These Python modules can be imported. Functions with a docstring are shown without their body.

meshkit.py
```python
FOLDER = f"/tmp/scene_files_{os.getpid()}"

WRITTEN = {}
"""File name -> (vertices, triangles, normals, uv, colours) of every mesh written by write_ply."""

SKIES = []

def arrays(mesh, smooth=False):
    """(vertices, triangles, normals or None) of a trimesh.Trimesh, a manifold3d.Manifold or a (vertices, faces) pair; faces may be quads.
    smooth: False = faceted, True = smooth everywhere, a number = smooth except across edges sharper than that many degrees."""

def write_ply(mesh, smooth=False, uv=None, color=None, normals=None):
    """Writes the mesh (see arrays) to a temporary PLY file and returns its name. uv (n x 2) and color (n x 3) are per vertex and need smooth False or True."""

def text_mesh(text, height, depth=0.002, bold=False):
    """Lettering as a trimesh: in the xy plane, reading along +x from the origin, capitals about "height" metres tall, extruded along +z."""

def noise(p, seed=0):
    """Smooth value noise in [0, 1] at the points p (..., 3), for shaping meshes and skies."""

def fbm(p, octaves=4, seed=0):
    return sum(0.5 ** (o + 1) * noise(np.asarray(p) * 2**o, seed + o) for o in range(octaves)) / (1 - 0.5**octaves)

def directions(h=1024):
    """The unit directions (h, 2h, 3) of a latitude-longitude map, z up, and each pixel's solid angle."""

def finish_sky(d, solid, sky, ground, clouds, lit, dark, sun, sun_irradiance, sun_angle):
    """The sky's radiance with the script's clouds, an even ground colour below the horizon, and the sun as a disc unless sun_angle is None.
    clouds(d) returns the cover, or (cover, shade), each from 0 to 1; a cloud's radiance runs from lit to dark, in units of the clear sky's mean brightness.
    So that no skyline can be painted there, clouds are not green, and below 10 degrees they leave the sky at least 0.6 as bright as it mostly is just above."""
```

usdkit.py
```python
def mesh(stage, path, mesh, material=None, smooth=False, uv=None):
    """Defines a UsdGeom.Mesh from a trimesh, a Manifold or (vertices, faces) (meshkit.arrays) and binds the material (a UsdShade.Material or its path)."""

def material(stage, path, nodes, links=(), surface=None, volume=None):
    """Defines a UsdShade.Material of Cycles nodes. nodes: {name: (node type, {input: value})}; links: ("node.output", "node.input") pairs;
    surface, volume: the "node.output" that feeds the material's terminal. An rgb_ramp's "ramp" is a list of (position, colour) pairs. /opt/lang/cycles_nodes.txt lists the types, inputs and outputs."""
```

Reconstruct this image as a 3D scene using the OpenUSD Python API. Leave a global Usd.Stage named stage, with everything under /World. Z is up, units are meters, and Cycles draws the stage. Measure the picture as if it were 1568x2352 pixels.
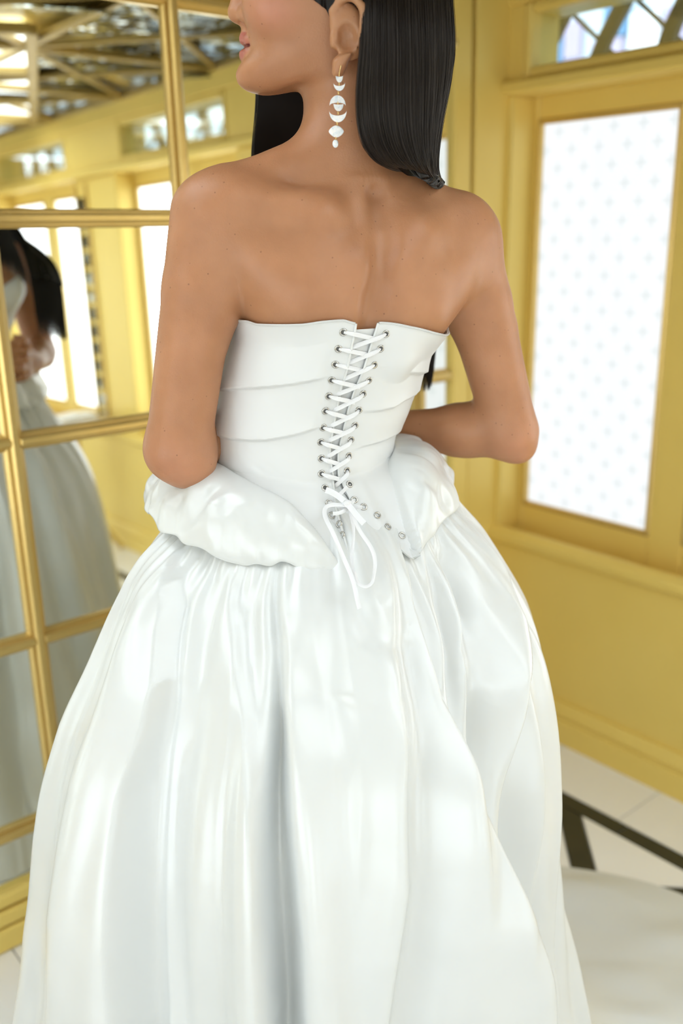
import math, random, numpy as np, trimesh, usdkit
from pxr import Usd, UsdGeom, UsdShade, UsdLux, Gf, Sdf, Vt
from meshkit import noise, fbm
from shapely.geometry import Polygon, box as sbox, LineString
from shapely import affinity
from shapely.ops import unary_union
from scipy.interpolate import PchipInterpolator, CubicSpline

rng = np.random.default_rng(7)
random.seed(7)
stage = Usd.Stage.CreateInMemory()
UsdGeom.SetStageUpAxis(stage, 'Z')
UsdGeom.SetStageMetersPerUnit(stage, 1.0)
UsdGeom.Xform.Define(stage, '/World')
stage.SetDefaultPrim(stage.GetPrimAtPath('/World'))
UsdGeom.Scope.Define(stage, '/World/Looks')
A_ = np.array

# ---------------------------------------------------------------- camera, light, exposure
SC = 1.0805                # size of the room
CAM_Z = 1.2353999999999998 * SC
FPX = 2131.7426745006646
RIGHT, UP, FWD = A_([0.763991,-0.645039,-0.015553]), A_([0.198184,0.211656,0.95704]), A_([0.614036,0.734252,-0.289539])
cam = UsdGeom.Camera.Define(stage, '/World/camera')
M = Gf.Matrix4d(*[float(x) for row in (list(RIGHT) + [0], list(UP) + [0], list(-FWD) + [0], [0, 0, CAM_Z, 1]) for x in row])
cam.AddTransformOp().Set(M)
cam.CreateHorizontalApertureAttr(24.0)
cam.CreateVerticalApertureAttr(36.0)
cam.CreateFocalLengthAttr(24.0 * FPX / 1568)
cam.CreateFStopAttr(2.3)
cam.CreateFocusDistanceAttr(1.10)
cam.CreateClippingRangeAttr((0.05, 200))
cam.CreateExposureAttr(0.20)
FILM = .93       # brightness of the street light behind the patterned film, right-hand wall
OPEN_SKY = 3.4    # behind the two other windows of that wall, which face open sky
SIDE = 3.6        # daylight behind the frosted windows of the far left wall (open sky)
NEAR = 2.2        # and of the wall behind the camera (shaded street)
ROOF = 4.6        # the sky above the rooflight
dome = UsdLux.DomeLight.Define(stage, '/World/sky')
dome.CreateIntensityAttr(1.0)
dome.CreateColorAttr(Gf.Vec3f(.80, .90, 1.0))

# ---------------------------------------------------------------- helpers
used = {}
def number(parent, name):
    k = (parent, name); n = used.get(k, -1) + 1; used[k] = n
    return name if n == 0 else '%s_%03d' % (name, n)
def props(p, label=None, cat=None, group=None, kind=None):
    p = p.GetPrim() if hasattr(p, 'GetPrim') else p
    for k, v in (('label', label), ('category', cat), ('group', group), ('kind', kind)):
        if v: p.SetCustomDataByKey(k, v)
    return p
def thing(name, label=None, cat=None, loc=(0, 0, 0), rotz=0, group=None, kind=None):
    path = '/World/' + number('/World', name)
    x = UsdGeom.Xform.Define(stage, path)
    x.AddTranslateOp().Set(Gf.Vec3d(*map(float, loc)))
    if rotz: x.AddRotateZOp().Set(float(rotz))
    return props(x, label, cat, group, kind)
SCALE = [SC]
def obj(name, mesh, mat, parent=None, smooth=30, label=None, kind=None):
    if SCALE[0] != 1: mesh = mesh.copy(); mesh.vertices = np.asarray(mesh.vertices) * SCALE[0]
    root = str(parent.GetPath()) if parent else '/World'
    m = usdkit.mesh(stage, root + '/' + number(root, name), mesh, LOOK[mat], smooth=smooth)
    m.CreateDoubleSidedAttr(True)
    return props(m, label, None, None, kind)
def cat_(ms): return trimesh.util.concatenate(ms)
def cbox(x0, y0, z0, x1, y1, z1, c=.004):
    """box with chamfered edges"""
    c = min(c, .45 * min(abs(x1 - x0), abs(y1 - y0), abs(z1 - z0)))
    lo, hi = np.minimum([x0, y0, z0], [x1, y1, z1]), np.maximum([x0, y0, z0], [x1, y1, z1])
    pts = []
    for s in np.ndindex(2, 2, 2):
        p = np.where(s, hi, lo); d = np.where(s, -c, c)
        for k in range(3):
            q = p + d; q[k] = p[k]; pts.append(q)
    return trimesh.convex.convex_hull(np.array(pts))
def grid(P, close_u=False, flip=False):
    """P (nu, nv, 3) -> mesh"""
    nu, nv = P.shape[:2]
    idx = np.arange(nu * nv).reshape(nu, nv)
    i = np.arange(nu if close_u else nu - 1)[:, None]; j = np.arange(nv - 1)[None]
    a, b, c, d = idx[i, j], idx[(i + 1) % nu, j], idx[(i + 1) % nu, j + 1], idx[i, j + 1]
    q = np.stack([a, b, c, d], -1).reshape(-1, 4)
    if flip: q = q[:, ::-1]
    f = np.vstack([q[:, [0, 1, 2]], q[:, [0, 2, 3]]])
    return trimesh.Trimesh(P.reshape(-1, 3), f, process=False)
def normals_of(m):
    v, f = np.asarray(m.vertices), np.asarray(m.faces)
    n = np.zeros_like(v); fn = np.cross(v[f[:, 1]] - v[f[:, 0]], v[f[:, 2]] - v[f[:, 0]])
    for k in range(3): np.add.at(n, f[:, k], fn)
    return n / np.maximum(np.linalg.norm(n, axis=1, keepdims=True), 1e-12)
def sheet(P, t=.002, close_u=False, flip=False):
    """a sheet P with real thickness (the other side lies t behind, borders closed)"""
    nu, nv = P.shape[:2]
    a = grid(P, close_u, flip); n = normals_of(a).reshape(nu, nv, 3)
    if close_u is False and np.allclose(P[0], P[-1]):
        n[0] = n[-1] = (n[0] + n[-1]) / 2
    Q = P - n * t
    b = grid(Q, close_u, not flip)
    rims = []
    es = [(P[:, 0], Q[:, 0]), (Q[:, -1], P[:, -1])]
    if not close_u: es += [(Q[0], P[0]), (P[-1], Q[-1])]
    for e, g in es: rims.append(grid(np.stack([e, g], 1), close_u and len(e) == nu, not flip))
    return cat_([a, b] + rims)
def tube(path, r, n=8, closed=False, caps=True):
    path = np.asarray(path, float); m = len(path)
    r = np.broadcast_to(np.asarray(r, float), (m,))
    t = np.gradient(path, axis=0) if not closed else np.roll(path, -1, 0) - np.roll(path, 1, 0)
    t /= np.linalg.norm(t, axis=1, keepdims=True) + 1e-12
    ref = A_([.13, .21, 1.]) if abs(t[0][2]) < .9 else A_([1., .2, .1])
    u = np.cross(t, ref); u /= np.linalg.norm(u, axis=1, keepdims=True); w = np.cross(t, u)
    a = np.linspace(0, 2 * np.pi, n, endpoint=False)
    P = path[:, None] + r[:, None, None] * (np.cos(a)[None, :, None] * u[:, None] + np.sin(a)[None, :, None] * w[:, None])
    if closed: P = np.concatenate([P, P[:1]])
    g = grid(np.concatenate([P, P[:, :1]], 1))
    if closed or not caps: return g
    v = np.vstack([g.vertices, path[:1], path[-1:]]); nv = n + 1; k = len(g.vertices)
    f = [[k, j + 1, j] for j in range(n)] + [[k + 1, (m - 1) * nv + j, (m - 1) * nv + j + 1] for j in range(n)]
    return trimesh.Trimesh(v, np.vstack([g.faces, f]), process=False)
def spline(pts, n):
    pts = np.asarray(pts, float)
    d = np.r_[0, np.cumsum(np.linalg.norm(np.diff(pts, axis=0), axis=1))]
    return CubicSpline(d, pts)(np.linspace(0, d[-1], n))
def ribbon(path, width, facing, t=.0004, n=24, twist=None):
    """flat ribbon along a path, its face towards `facing` (per point or one vector)"""
    p = spline(path, n) if len(path) > 2 else np.linspace(path[0], path[-1], n)
    tg = np.gradient(p, axis=0); tg /= np.linalg.norm(tg, axis=1, keepdims=True)
    fc = np.broadcast_to(np.asarray(facing, float), p.shape).copy()
    if twist is not None:
        ang = np.interp(np.linspace(0, 1, n), np.linspace(0, 1, len(twist)), twist)
        s = np.cross(tg, fc); fc = fc * np.cos(ang)[:, None] + s * np.sin(ang)[:, None]
    side = np.cross(tg, fc); side /= np.linalg.norm(side, axis=1, keepdims=True)
    nn = np.cross(side, tg)
    w = np.broadcast_to(np.asarray(width, float), (n,))[:, None]
    c = np.linspace(-1, 1, 5)
    P = np.stack([p + side * w * .5 * k + nn * (.0004 * (1 - k * k)) for k in c], 1)
    return sheet(P, t)

# ---------------------------------------------------------------- materials
LOOK = {}
def look(name, nodes, links=(), surface='p.BSDF'):
    LOOK[name] = usdkit.material(stage, '/World/Looks/' + name, nodes, links, surface=surface)
def plain(name, col, rough=.5, **kw):
    look(name, {'p': ('principled_bsdf', dict(base_color=col, roughness=rough, **kw))})
def mottled(name, c0, c1, scale, rough=.4, bump=0., bscale=None, **kw):
    nodes = {'g': ('geometry', {}), 'n': ('noise_texture', {'scale': scale, 'detail': 4.0}),
             'm': ('mix', {'color1': c0, 'color2': c1}), 'p': ('principled_bsdf', dict(roughness=rough, **kw))}
    links = [('g.position', 'n.vector'), ('n.fac', 'm.fac'), ('m.color', 'p.base_color')]
    if bump:
        nodes['n2'] = ('noise_texture', {'scale': bscale or scale * 3, 'detail': 3.0})
        nodes['b'] = ('bump', {'strength': bump, 'distance': .002})
        links += [('g.position', 'n2.vector'), ('n2.fac', 'b.height'), ('b.normal', 'p.normal')]
    look(name, nodes, links)
mottled('gold_paint', (.80, .59, .145), (.86, .66, .20), 3.0, .42, .12, 22., metallic=.12, specular_ior_level=.35)
mottled('gold_leaf', (.62, .44, .14), (.72, .53, .20), 9.0, .28, .15, 40., metallic=.65)
mottled('bronze_paint', (.42, .29, .085), (.50, .36, .12), 9., .4, metallic=.3)
plain('dark_gap', (.05, .035, .015), .7)
look('mirror_glass', {'p': ('principled_bsdf', {'base_color': (.86, .89, .85), 'metallic': 1.0, 'roughness': .012})})
look('antique_mirror', {'g': ('geometry', {}), 'n': ('noise_texture', {'scale': 6., 'detail': 3.}), 'r': ('rgb_ramp', {'ramp': [(0.40, (.02, .025, .02)), (.54, (.20, .21, .17)), (.68, (.84, .87, .83))]}),
     'n2': ('noise_texture', {'scale': 9., 'detail': 2.}), 'b': ('bump', {'strength': 1., 'distance': .05}), 'p': ('principled_bsdf', {'metallic': 1.0, 'roughness': .10})},
     [('g.position', 'n.vector'), ('g.position', 'n2.vector'), ('n.fac', 'r.fac'), ('r.color', 'p.base_color'), ('n2.fac', 'b.height'), ('b.normal', 'p.normal')])
mottled('white_tile', (.89, .89, .88), (.94, .94, .935), 6., .16)
mottled('black_tile', (.018, .022, .018), (.035, .036, .028), 12., .22)
plain('grout', (.42, .41, .38), .8)
def satin(name, c0, c1, rough, spec=.75):
    look(name, {'t': ('texture_coordinate', {}), 'n': ('noise_texture', {'scale': 14., 'detail': 3.}), 'm': ('mix', {'color1': c0, 'color2': c1}),
        'p': ('principled_bsdf', {'roughness': rough, 'specular_ior_level': spec})},
        [('t.object', 'n.vector'), ('n.fac', 'm.fac'), ('m.color', 'p.base_color')])
satin('satin', (.65, .675, .675), (.69, .71, .71), .24)
satin('satin_crepe', (.67, .69, .695), (.705, .72, .725), .40, .5)
plain('ribbon_satin', (.75, .76, .78), .4)
plain('silver', (.52, .51, .48), .20, metallic=1.0)
plain('eyelet_dark', (.10, .10, .10), .8)
plain('gold_wire', (.83, .60, .25), .22, metallic=1.0)
look('mother_of_pearl', {'t': ('texture_coordinate', {}), 'n': ('noise_texture', {'scale': 160., 'detail': 2., 'distortion': 1.5}), 'r': ('rgb_ramp', {'ramp': [(.3, (.62, .70, .76)), (.5, (.82, .84, .86)), (.7, (.90, .88, .86))]}),
     'p': ('principled_bsdf', {'roughness': .2, 'coat_weight': .6, 'coat_roughness': .1})}, [('t.object', 'n.vector'), ('n.fac', 'r.fac'), ('r.color', 'p.base_color')])
look('skin', {'a': ('attribute', {'attribute': 'tint'}), 't': ('texture_coordinate', {}),
     'n': ('noise_texture', {'scale': 22., 'detail': 4.}), 'nr': ('rgb_ramp', {'ramp': [(.3, (.90, .86, .82)), (.7, (1.06, 1.05, 1.04))]}), 'mu': ('mix', {'mix_type': 'multiply', 'fac': 1.0}),
     'v': ('voronoi_texture', {'scale': 85.}), 'vr': ('rgb_ramp', {'ramp': [(0., (1., 1., 1.)), (.05, (1., 1., 1.)), (.11, (0., 0., 0.)), (1., (0., 0., 0.))]}),
     's': ('separate_color', {}), 'gt': ('math', {'math_type': 'greater_than', 'value2': .35}), 'mm': ('math', {'math_type': 'multiply'}),
     'bw': ('rgb_to_bw', {}), 'mo': ('mix', {'color2': (.16, .065, .035)}), 'sc': ('math', {'math_type': 'multiply', 'value2': .60}),
     'n3': ('noise_texture', {'scale': 420., 'detail': 2.}), 'b': ('bump', {'strength': .12, 'distance': .0015}),
     'p': ('principled_bsdf', {'roughness': .42, 'subsurface_weight': .18, 'subsurface_scale': .008, 'subsurface_radius': (1., .36, .2), 'specular_ior_level': .4})},
     [('t.object', 'n.vector'), ('n.fac', 'nr.fac'), ('a.color', 'mu.color1'), ('nr.color', 'mu.color2'), ('t.object', 'v.vector'), ('v.distance', 'vr.fac'), ('v.color', 's.color'),
      ('s.r', 'gt.value1'), ('vr.color', 'bw.color'), ('bw.val', 'mm.value1'), ('gt.value', 'mm.value2'), ('mm.value', 'sc.value1'), ('sc.value', 'mo.fac'), ('mu.color', 'mo.color1'), ('mo.color', 'p.base_color'),
      ('t.object', 'n3.vector'), ('n3.fac', 'b.height'), ('b.normal', 'p.normal')])
plain('hair_dark', (.0045, .0035, .003), .42, specular_ior_level=.22)
plain('hair_brown', (.012, .0075, .005), .40, specular_ior_level=.3)
plain('eye_white', (.45, .42, .40), .3)
plain('iris_brown', (.03, .015, .008), .2)
def film(name, col, strength, crosses=True):
    """window film lit from outside by the street; small printed crosses"""
    nodes = {'g': ('geometry', {}), 'x': ('separate_xyz', {}), 'e': ('emission', {'strength': float(strength)}), 'gl': ('glossy_bsdf', {'roughness': .08, 'color': (1., 1., 1.)}), 'f': ('fresnel', {'IOR': 1.4}), 'o': ('mix_closure', {})}
    links = [('g.position', 'x.vector'), ('f.fac', 'o.fac'), ('e.emission', 'o.closure1'), ('gl.BSDF', 'o.closure2')]
    if crosses:
        k = [0]
        def mth(op, a, b=None):
            n = 'm%d' % k[0]; k[0] += 1; d = {'math_type': op}
            for s, v in (('value1', a), ('value2', b)):
                if isinstance(v, str): links.append((v, n + '.' + s))
                elif v is not None: d[s] = float(v)
            nodes[n] = ('math', d); return n + '.value'
        def lattice(off):
            u = mth('absolute', mth('subtract', mth('fraction', mth('add', mth('divide', 'x.y', .0720 * SC), off + 40)), .5))
            v = mth('absolute', mth('subtract', mth('fraction', mth('add', mth('divide', 'x.z', .0780 * SC), off + 40)), .5))
            return mth('minimum', mth('maximum', mth('divide', u, .045), mth('divide', v, .17)), mth('maximum', mth('divide', u, .17), mth('divide', v, .045)))
        cr = mth('less_than', mth('minimum', lattice(0), lattice(.5)), 1.0)
        nodes['mx'] = ('mix', {'color1': col, 'color2': tuple(c * s for c, s in zip(col, (.85, .88, .87)))})
        links += [(cr, 'mx.fac'), ('mx.color', 'e.color')]
    else: nodes['e'][1]['color'] = col
    look(name, nodes, links, surface='o.closure')
film('film_street', (.95, .98, 1.0), FILM)
film('film_open', (.93, .97, 1.0), OPEN_SKY, False)
film('film_bright', (.87, .95, 1.0), SIDE, False)
film('film_roof', (.87, .95, 1.0), ROOF, False)
film('film_shade', (.87, .95, 1.0), NEAR, False)
look('clear_glass', {'t': ('transparent_bsdf', {'color': (.95, .98, .97)}), 'gl': ('glossy_bsdf', {'roughness': .02, 'color': (1., 1., 1.)}), 'f': ('layer_weight', {'blend': .25}), 'o': ('mix_closure', {})},
     [('f.facing', 'o.fac'), ('t.BSDF', 'o.closure1'), ('gl.BSDF', 'o.closure2')], surface='o.closure')
plain('facade_blue', (.10, .26, .45), .6)
plain('facade_pale', (.62, .72, .78), .6)
plain('facade_lilac', (.45, .40, .55), .6)
plain('facade_white', (.88, .90, .90), .6)
plain('trellis_brown', (.17, .13, .05), .5)
plain('cushion_white', (.85, .84, .80), .7)

# ---------------------------------------------------------------- the room: mirror wall at y = YM, window wall at x = XR
XR, YM, YB, ZC = 1.747, 1.468, 1.575, 1.765
XL, YN = -1.9, -2.3        # the two walls behind the camera

# floor: white border tiles, black band, diamond field between black diagonal strips
fl = thing('floor', 'white and black polished tile floor with a black border line and diagonal strips', 'floor', kind='structure')
obj('grout_bed', cbox(XL - .1, YN - .1, -.06, XR + .15, YB + .1, -.0035), 'grout', fl)
b0x, b0y = XR - .182, YM - .182
inner = sbox(XL + .182, YN + .182, b0x - .043, b0y - .043)
ring = sbox(XL + .182, YN + .182, b0x, b0y).difference(inner)
def tile(poly, mat, name, h=.0):
    poly = poly.buffer(-.0016, join_style=2)
    for g in getattr(poly, 'geoms', [poly]):
        if g.is_empty or g.area < 2e-4: continue
        m = trimesh.creation.extrude_polygon(g, .010 + h, engine='earcut'); m.apply_translation([0, 0, -.010])
        obj(name, m, mat, fl, smooth=False)
S = .2626
for i in range(-9, 12):     # border along the window wall, joints at y = 1.21 + S i
    tile(sbox(b0x, 1.2145 + S * (i - 1), XR + .1, min(1.2145 + S * i, YB)).intersection(sbox(XL, YN, XR + .09, b0y)), 'white_tile', 'border_tile')
    tile(sbox(b0x - .043, .947 + S * (i - 1) - .02, b0x, .947 + S * i - .02).intersection(ring), 'black_tile', 'band_tile')
for i in range(-9, 8):
    tile(sbox(.42 + S * (i - 1), b0y, .42 + S * i, YM + .1).intersection(sbox(XL, YN, XR + .09, YB)), 'white_tile', 'border_tile')
    tile(sbox(.30 + S * (i - 1), b0y - .043, .30 + S * i, b0y).intersection(ring).intersection(sbox(XL, YN, b0x - .043, YM)), 'black_tile', 'band_tile')
tile(sbox(XL, YN, XL + .182, b0y), 'white_tile', 'border_tile'); tile(sbox(XL + .182, YN, b0x, YN + .182), 'white_tile', 'border_tile')
D, hw = .483, .0345
st1 = [LineString([(x0, x0 - .471 + D * n) for x0 in (-6, 6)]).buffer(hw * .72) for n in range(-9, 12)]
st2 = [LineString([(x0, 2.185 + D * n - x0) for x0 in (-6, 6)]).buffer(hw * .72) for n in range(-14, 6)]
u1, u2 = unary_union(st1), unary_union(st2)
field = inner.difference(u1).difference(u2)
for g in field.geoms:
    if g.bounds[2] > -.9 and g.bounds[3] > -1.3: tile(g, 'white_tile', 'field_tile')
rest = unary_union([g for g in field.geoms if not (g.bounds[2] > -.9 and g.bounds[3] > -1.3)])
m = cat_([trimesh.creation.extrude_polygon(g.buffer(-.0016, join_style=2), .01, engine='earcut') for g in rest.geoms if g.area > 2e-3]); m.apply_translation([0, 0, -.010])
obj('far_tiles', m, 'white_tile', fl, smooth=False, kind='stuff')
for n, s in enumerate(st1):
    for c in getattr(s.intersection(inner).difference(u2), 'geoms', [s.intersection(inner).difference(u2)]):
        if not c.is_empty: tile(c, 'black_tile', 'strip_tile')
for s in st2:
    c = s.intersection(inner)
    if not c.is_empty: tile(c, 'black_tile', 'strip_tile')

# walls
wr = thing('wall_right', 'gold painted panelled wall with tall windows', 'wall', kind='structure')
REC = .082
OPEN = [(.652, 1.471), (-.386, .433), (-1.60, -.74)]        # window openings (y ranges) in the window wall
Z0, Z1, ZT0, ZT1 = .472, 1.519, 1.548, 1.700
def wall_x(parent, x0, x1, y0, y1, z0, z1, n='panel', c=.003): obj(n, cbox(x0, y0, z0, x1, y1, z1, c), 'gold_paint', parent)
wall_x(wr, XR, XR + .12, YN, YB + .12, .0, Z0 - .001, 'wainscot')
ys = [YB + .12] + [v for o in OPEN for v in (o[1], o[0])] + [YN]
for a, b in zip(ys[::2], ys[1::2]): wall_x(wr, XR, XR + .12, b, a, Z0, Z1, 'post')
wall_x(wr, XR - .026, XR + .12, YN, 1.50, Z1, ZT0 - .001, 'header_rail', .006)
wall_x(wr, XR - .004, XR + .12, 1.501, YB + .12, Z1, ZC, 'post')
for a, b in zip([1.50, .652, .30], [1.462, .433, .06]): pass
TR = [(.70, 1.444), (-.34, .39), (-1.55, -.79)]
yt = [1.50] + [v for o in TR for v in (o[1], o[0])] + [YN]
for a, b in zip(yt[::2], yt[1::2]): wall_x(wr, XR, XR + .12, b, a, ZT0, ZT1, 'transom_post')
wall_x(wr, XR - .006, XR + .12, YN, 1.50, ZT1, ZC, 'frieze', .004)
# horizontal mouldings
def moulding(parent, name, prof, y0, y1, mat='gold_paint'):
    """profile (offset from the wall, z) swept along y"""
    p = Polygon(prof); m = trimesh.creation.extrude_polygon(p, y1 - y0, engine='earcut')
    v = m.vertices.copy(); m.vertices = np.c_[XR - v[:, 0], y0 + v[:, 2], v[:, 1]]; m.invert()
    return obj(name, m, mat, parent)
moulding(wr, 'sill_moulding', [(-.01, .466), (.004, .466), (.007, .474), (.020, .482), (.023, .492), (.021, .502), (.012, .508), (.006, .513), (-.01, .513)], YN, 1.51)
bs = thing('baseboard_right', 'gold stepped baseboard under the window wall', 'baseboard', kind='structure')
moulding(bs, 'plinth', [(-.01, .0), (.020, .0), (.020, .060), (.012, .066), (-.01, .066)], YN, YB)
moulding(bs, 'cap_moulding', [(-.01, .067), (.013, .067), (.017, .080), (.012, .094), (.008, .107), (-.01, .109)], YN, YB)
for k in range(13):       # mirror mosaic set into the post between the second and third window
    zc = .56 + k * .072
    for q, (o, w_, h_) in enumerate(((-.019, .034, .050), (.020, .030, .058))):
        m = cbox(XR - .004, -.680 + o - w_ / 2, zc - h_ / 2, XR + .004, -.680 + o + w_ / 2, zc + h_ / 2, .002)
        m.apply_transform(trimesh.transformations.rotation_matrix(rng.normal(0, .12), [0, 0, 1], [XR, -.68 + o, zc])); obj('mosaic_piece', m, 'antique_mirror', wr, smooth=False)
for o in (-.046, .044): obj('mosaic_frame', cbox(XR - .012, -.680 + o - .006, .50, XR + .004, -.680 + o + .006, 1.50, .003), 'gold_leaf', wr)
# windows
def window(n, y0, y1, panes, mat):
    w = thing('window_%d' % n, kind='structure')
    xp = XR + REC
    obj('jamb', cbox(XR + .002, y1 - .001, Z0 + .03, xp + .03, y1 + .012, Z1, .002), 'gold_paint', w)
    obj('jamb', cbox(XR + .002, y0 - .012, Z0 + .03, xp + .03, y0 + .001, Z1, .002), 'gold_paint', w)
    zb, zt = .560, 1.470
    ed = [y1] + [v for p in panes for v in p] + [y0]
    for a, b in zip(ed[::2], ed[1::2]): obj('stile', cbox(xp - .006, b, Z0, xp + .03, a, Z1 + .02, .004), 'gold_paint', w)
    for a, b in panes:
        obj('rail', cbox(xp - .005, b, zt, xp + .03, a, Z1 + .02, .004), 'gold_paint', w)
        obj('rail', cbox(xp - .005, b, Z0, xp + .03, a, zb, .004), 'gold_paint', w)
        fr = []
        for q in ((b - .003, zb - .003, b + .009, zt + .003), (a - .009, zb - .003, a + .003, zt + .003), (b, zb - .004, a, zb + .009), (b, zt - .009, a, zt + .004)):
            fr.append(cbox(xp - .009, q[0], q[1], xp + .012, q[2], q[3], .003))
        obj('glazing_bead', cat_(fr), 'gold_leaf', w)
        obj('pane', cbox(xp + .004, b, zb, xp + .008, a, zt, .0005), mat, w)
    return w
window(1, *OPEN[0], [(1.454, 1.094), (1.008, .668)], 'film_street')
window(2, *OPEN[1], [(.416, .069), (-.023, -.370)], 'film_open')
window(3, *OPEN[2], [(-.80, -1.135), (-1.235, -1.585)], 'film_open')
def transom(n, y0, y1):
    w = thing('window_%d' % n, kind='structure')
    fr = []
    for q in ((y0, ZT0, y0 + .020, ZT1), (y1 - .020, ZT0, y1, ZT1), (y0 + .02, ZT0, y1 - .02, ZT0 + .024), (y0 + .02, ZT1 - .022, y1 - .02, ZT1)):
        obj('frame_rail', cbox(XR - .004, q[0], q[1], XR + .10, q[2], q[3], .006), 'gold_paint', w)
    obj('pane', cbox(XR + .030, y0 + .018, ZT0 + .02, XR + .034, y1 - .018, ZT1 - .02, .0005), 'clear_glass', w)
for n, (a, b) in enumerate(TR): transom(4 + n, a, b)

# back plane behind the mirror doors, and the mirror doors themselves
wl = thing('wall_left', 'gold painted wall carrying the mirror panels', 'wall', kind='structure')
obj('plaster', cbox(XL - .1, YB, 0, XR + .12, YB + .1, ZC, .002), 'gold_paint', wl)
obj('corner_post', cbox(1.643, 1.484, 0, XR + .01, YB + .02, ZC, .003), 'gold_paint', wl)
obj('slot_back', cbox(1.60, 1.520, 0, 1.643, 1.530, ZC, .001), 'dark_gap', wl)
LEAN = math.radians(.9)
def mirror_wall(name, label, xs, x0, x1, zs, ztop):
    """gold frame with muntins and square mirror panes, leaning back a little; xs, zs: muntin centres"""
    t = thing(name, label, 'mirror')
    R = trimesh.transformations.rotation_matrix(-LEAN, [1, 0, 0], [0, YM, 0])
    def put(n, m, mat, **k):
        m.apply_transform(R); return obj(n, m, mat, t, **k)
    yg = YM + .014
    ex = [x0 + .062] + list(xs) + [x1 - .055]; ez = [zs[0]] + list(zs[1:])
    put('backing_board', cbox(x0, yg + .006, .0, x1, yg + .03, ztop, .002), 'gold_paint')
    put('stile', cbox(x0, YM - .004, .0, x0 + .062, yg + .006, ztop, .004), 'gold_paint')
    put('stile', cbox(x1 - .055, YM - .004, .0, x1, yg + .006, ztop, .004), 'gold_paint')
    put('top_rail', cbox(x0 + .062, YM - .004, zs[-1] + .012, x1 - .055, yg + .006, ztop, .004), 'gold_paint')
    base = [(0, .0, .020, .046), (0, .048, .016, .078), (0, .081, .010, .108)]
    for _, a, d, b in base: put('base_moulding', cbox(x0 + .001, YM - d, a, x1 - .001, yg + .006, b, .005), 'gold_paint')
    def bar_v(x, za, zb):
        return cat_([cbox(x - .0165, YM + .001, za, x + .0165, yg + .001, zb, .004), cbox(x - .0085, YM - .011, za, x + .0085, YM + .004, zb, .004)])
    def bar_h(z, xa, xb):
        return cat_([cbox(xa, YM + .0015, z - .0150, xb, yg + .001, z + .0150, .004), cbox(xa, YM - .0105, z - .0080, xb, YM + .004, z + .0080, .004)])
    for x in xs: put('muntin', bar_v(x, .109, zs[-1]), 'gold_leaf')
    for z in zs[:-1]:
        for a, b in zip(ex[:-1], ex[1:]): put('muntin', bar_h(z, a + .006, b - .006), 'gold_leaf')
    put('muntin', bar_h(zs[-1], x0 + .06, x1 - .05), 'gold_leaf')
    zz = [.108] + list(zs)
    for a, b in zip(ex[:-1], ex[1:]):
        for c, d in zip(zz[:-1], zz[1:]):
            put('mirror_pane', cbox(a - .004, yg - .004, c, b + .004, yg + .004, d, .0012), 'mirror_glass', smooth=False)
    return t
ZR = [.215, .5645, .9135, 1.2625, 1.6110]
mirror_wall('mirror_panel', 'large gold framed mirror of square panes beside the bride, reflecting her from the front', [-.511, -.159, .193, .545, .897], -.87, 1.270, ZR, ZC - .004)
mirror_wall('mirror_panel', 'narrow gold framed mirror panel in the corner next to the windows', [1.478], 1.275, 1.634, ZR, ZC - .004)

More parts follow.
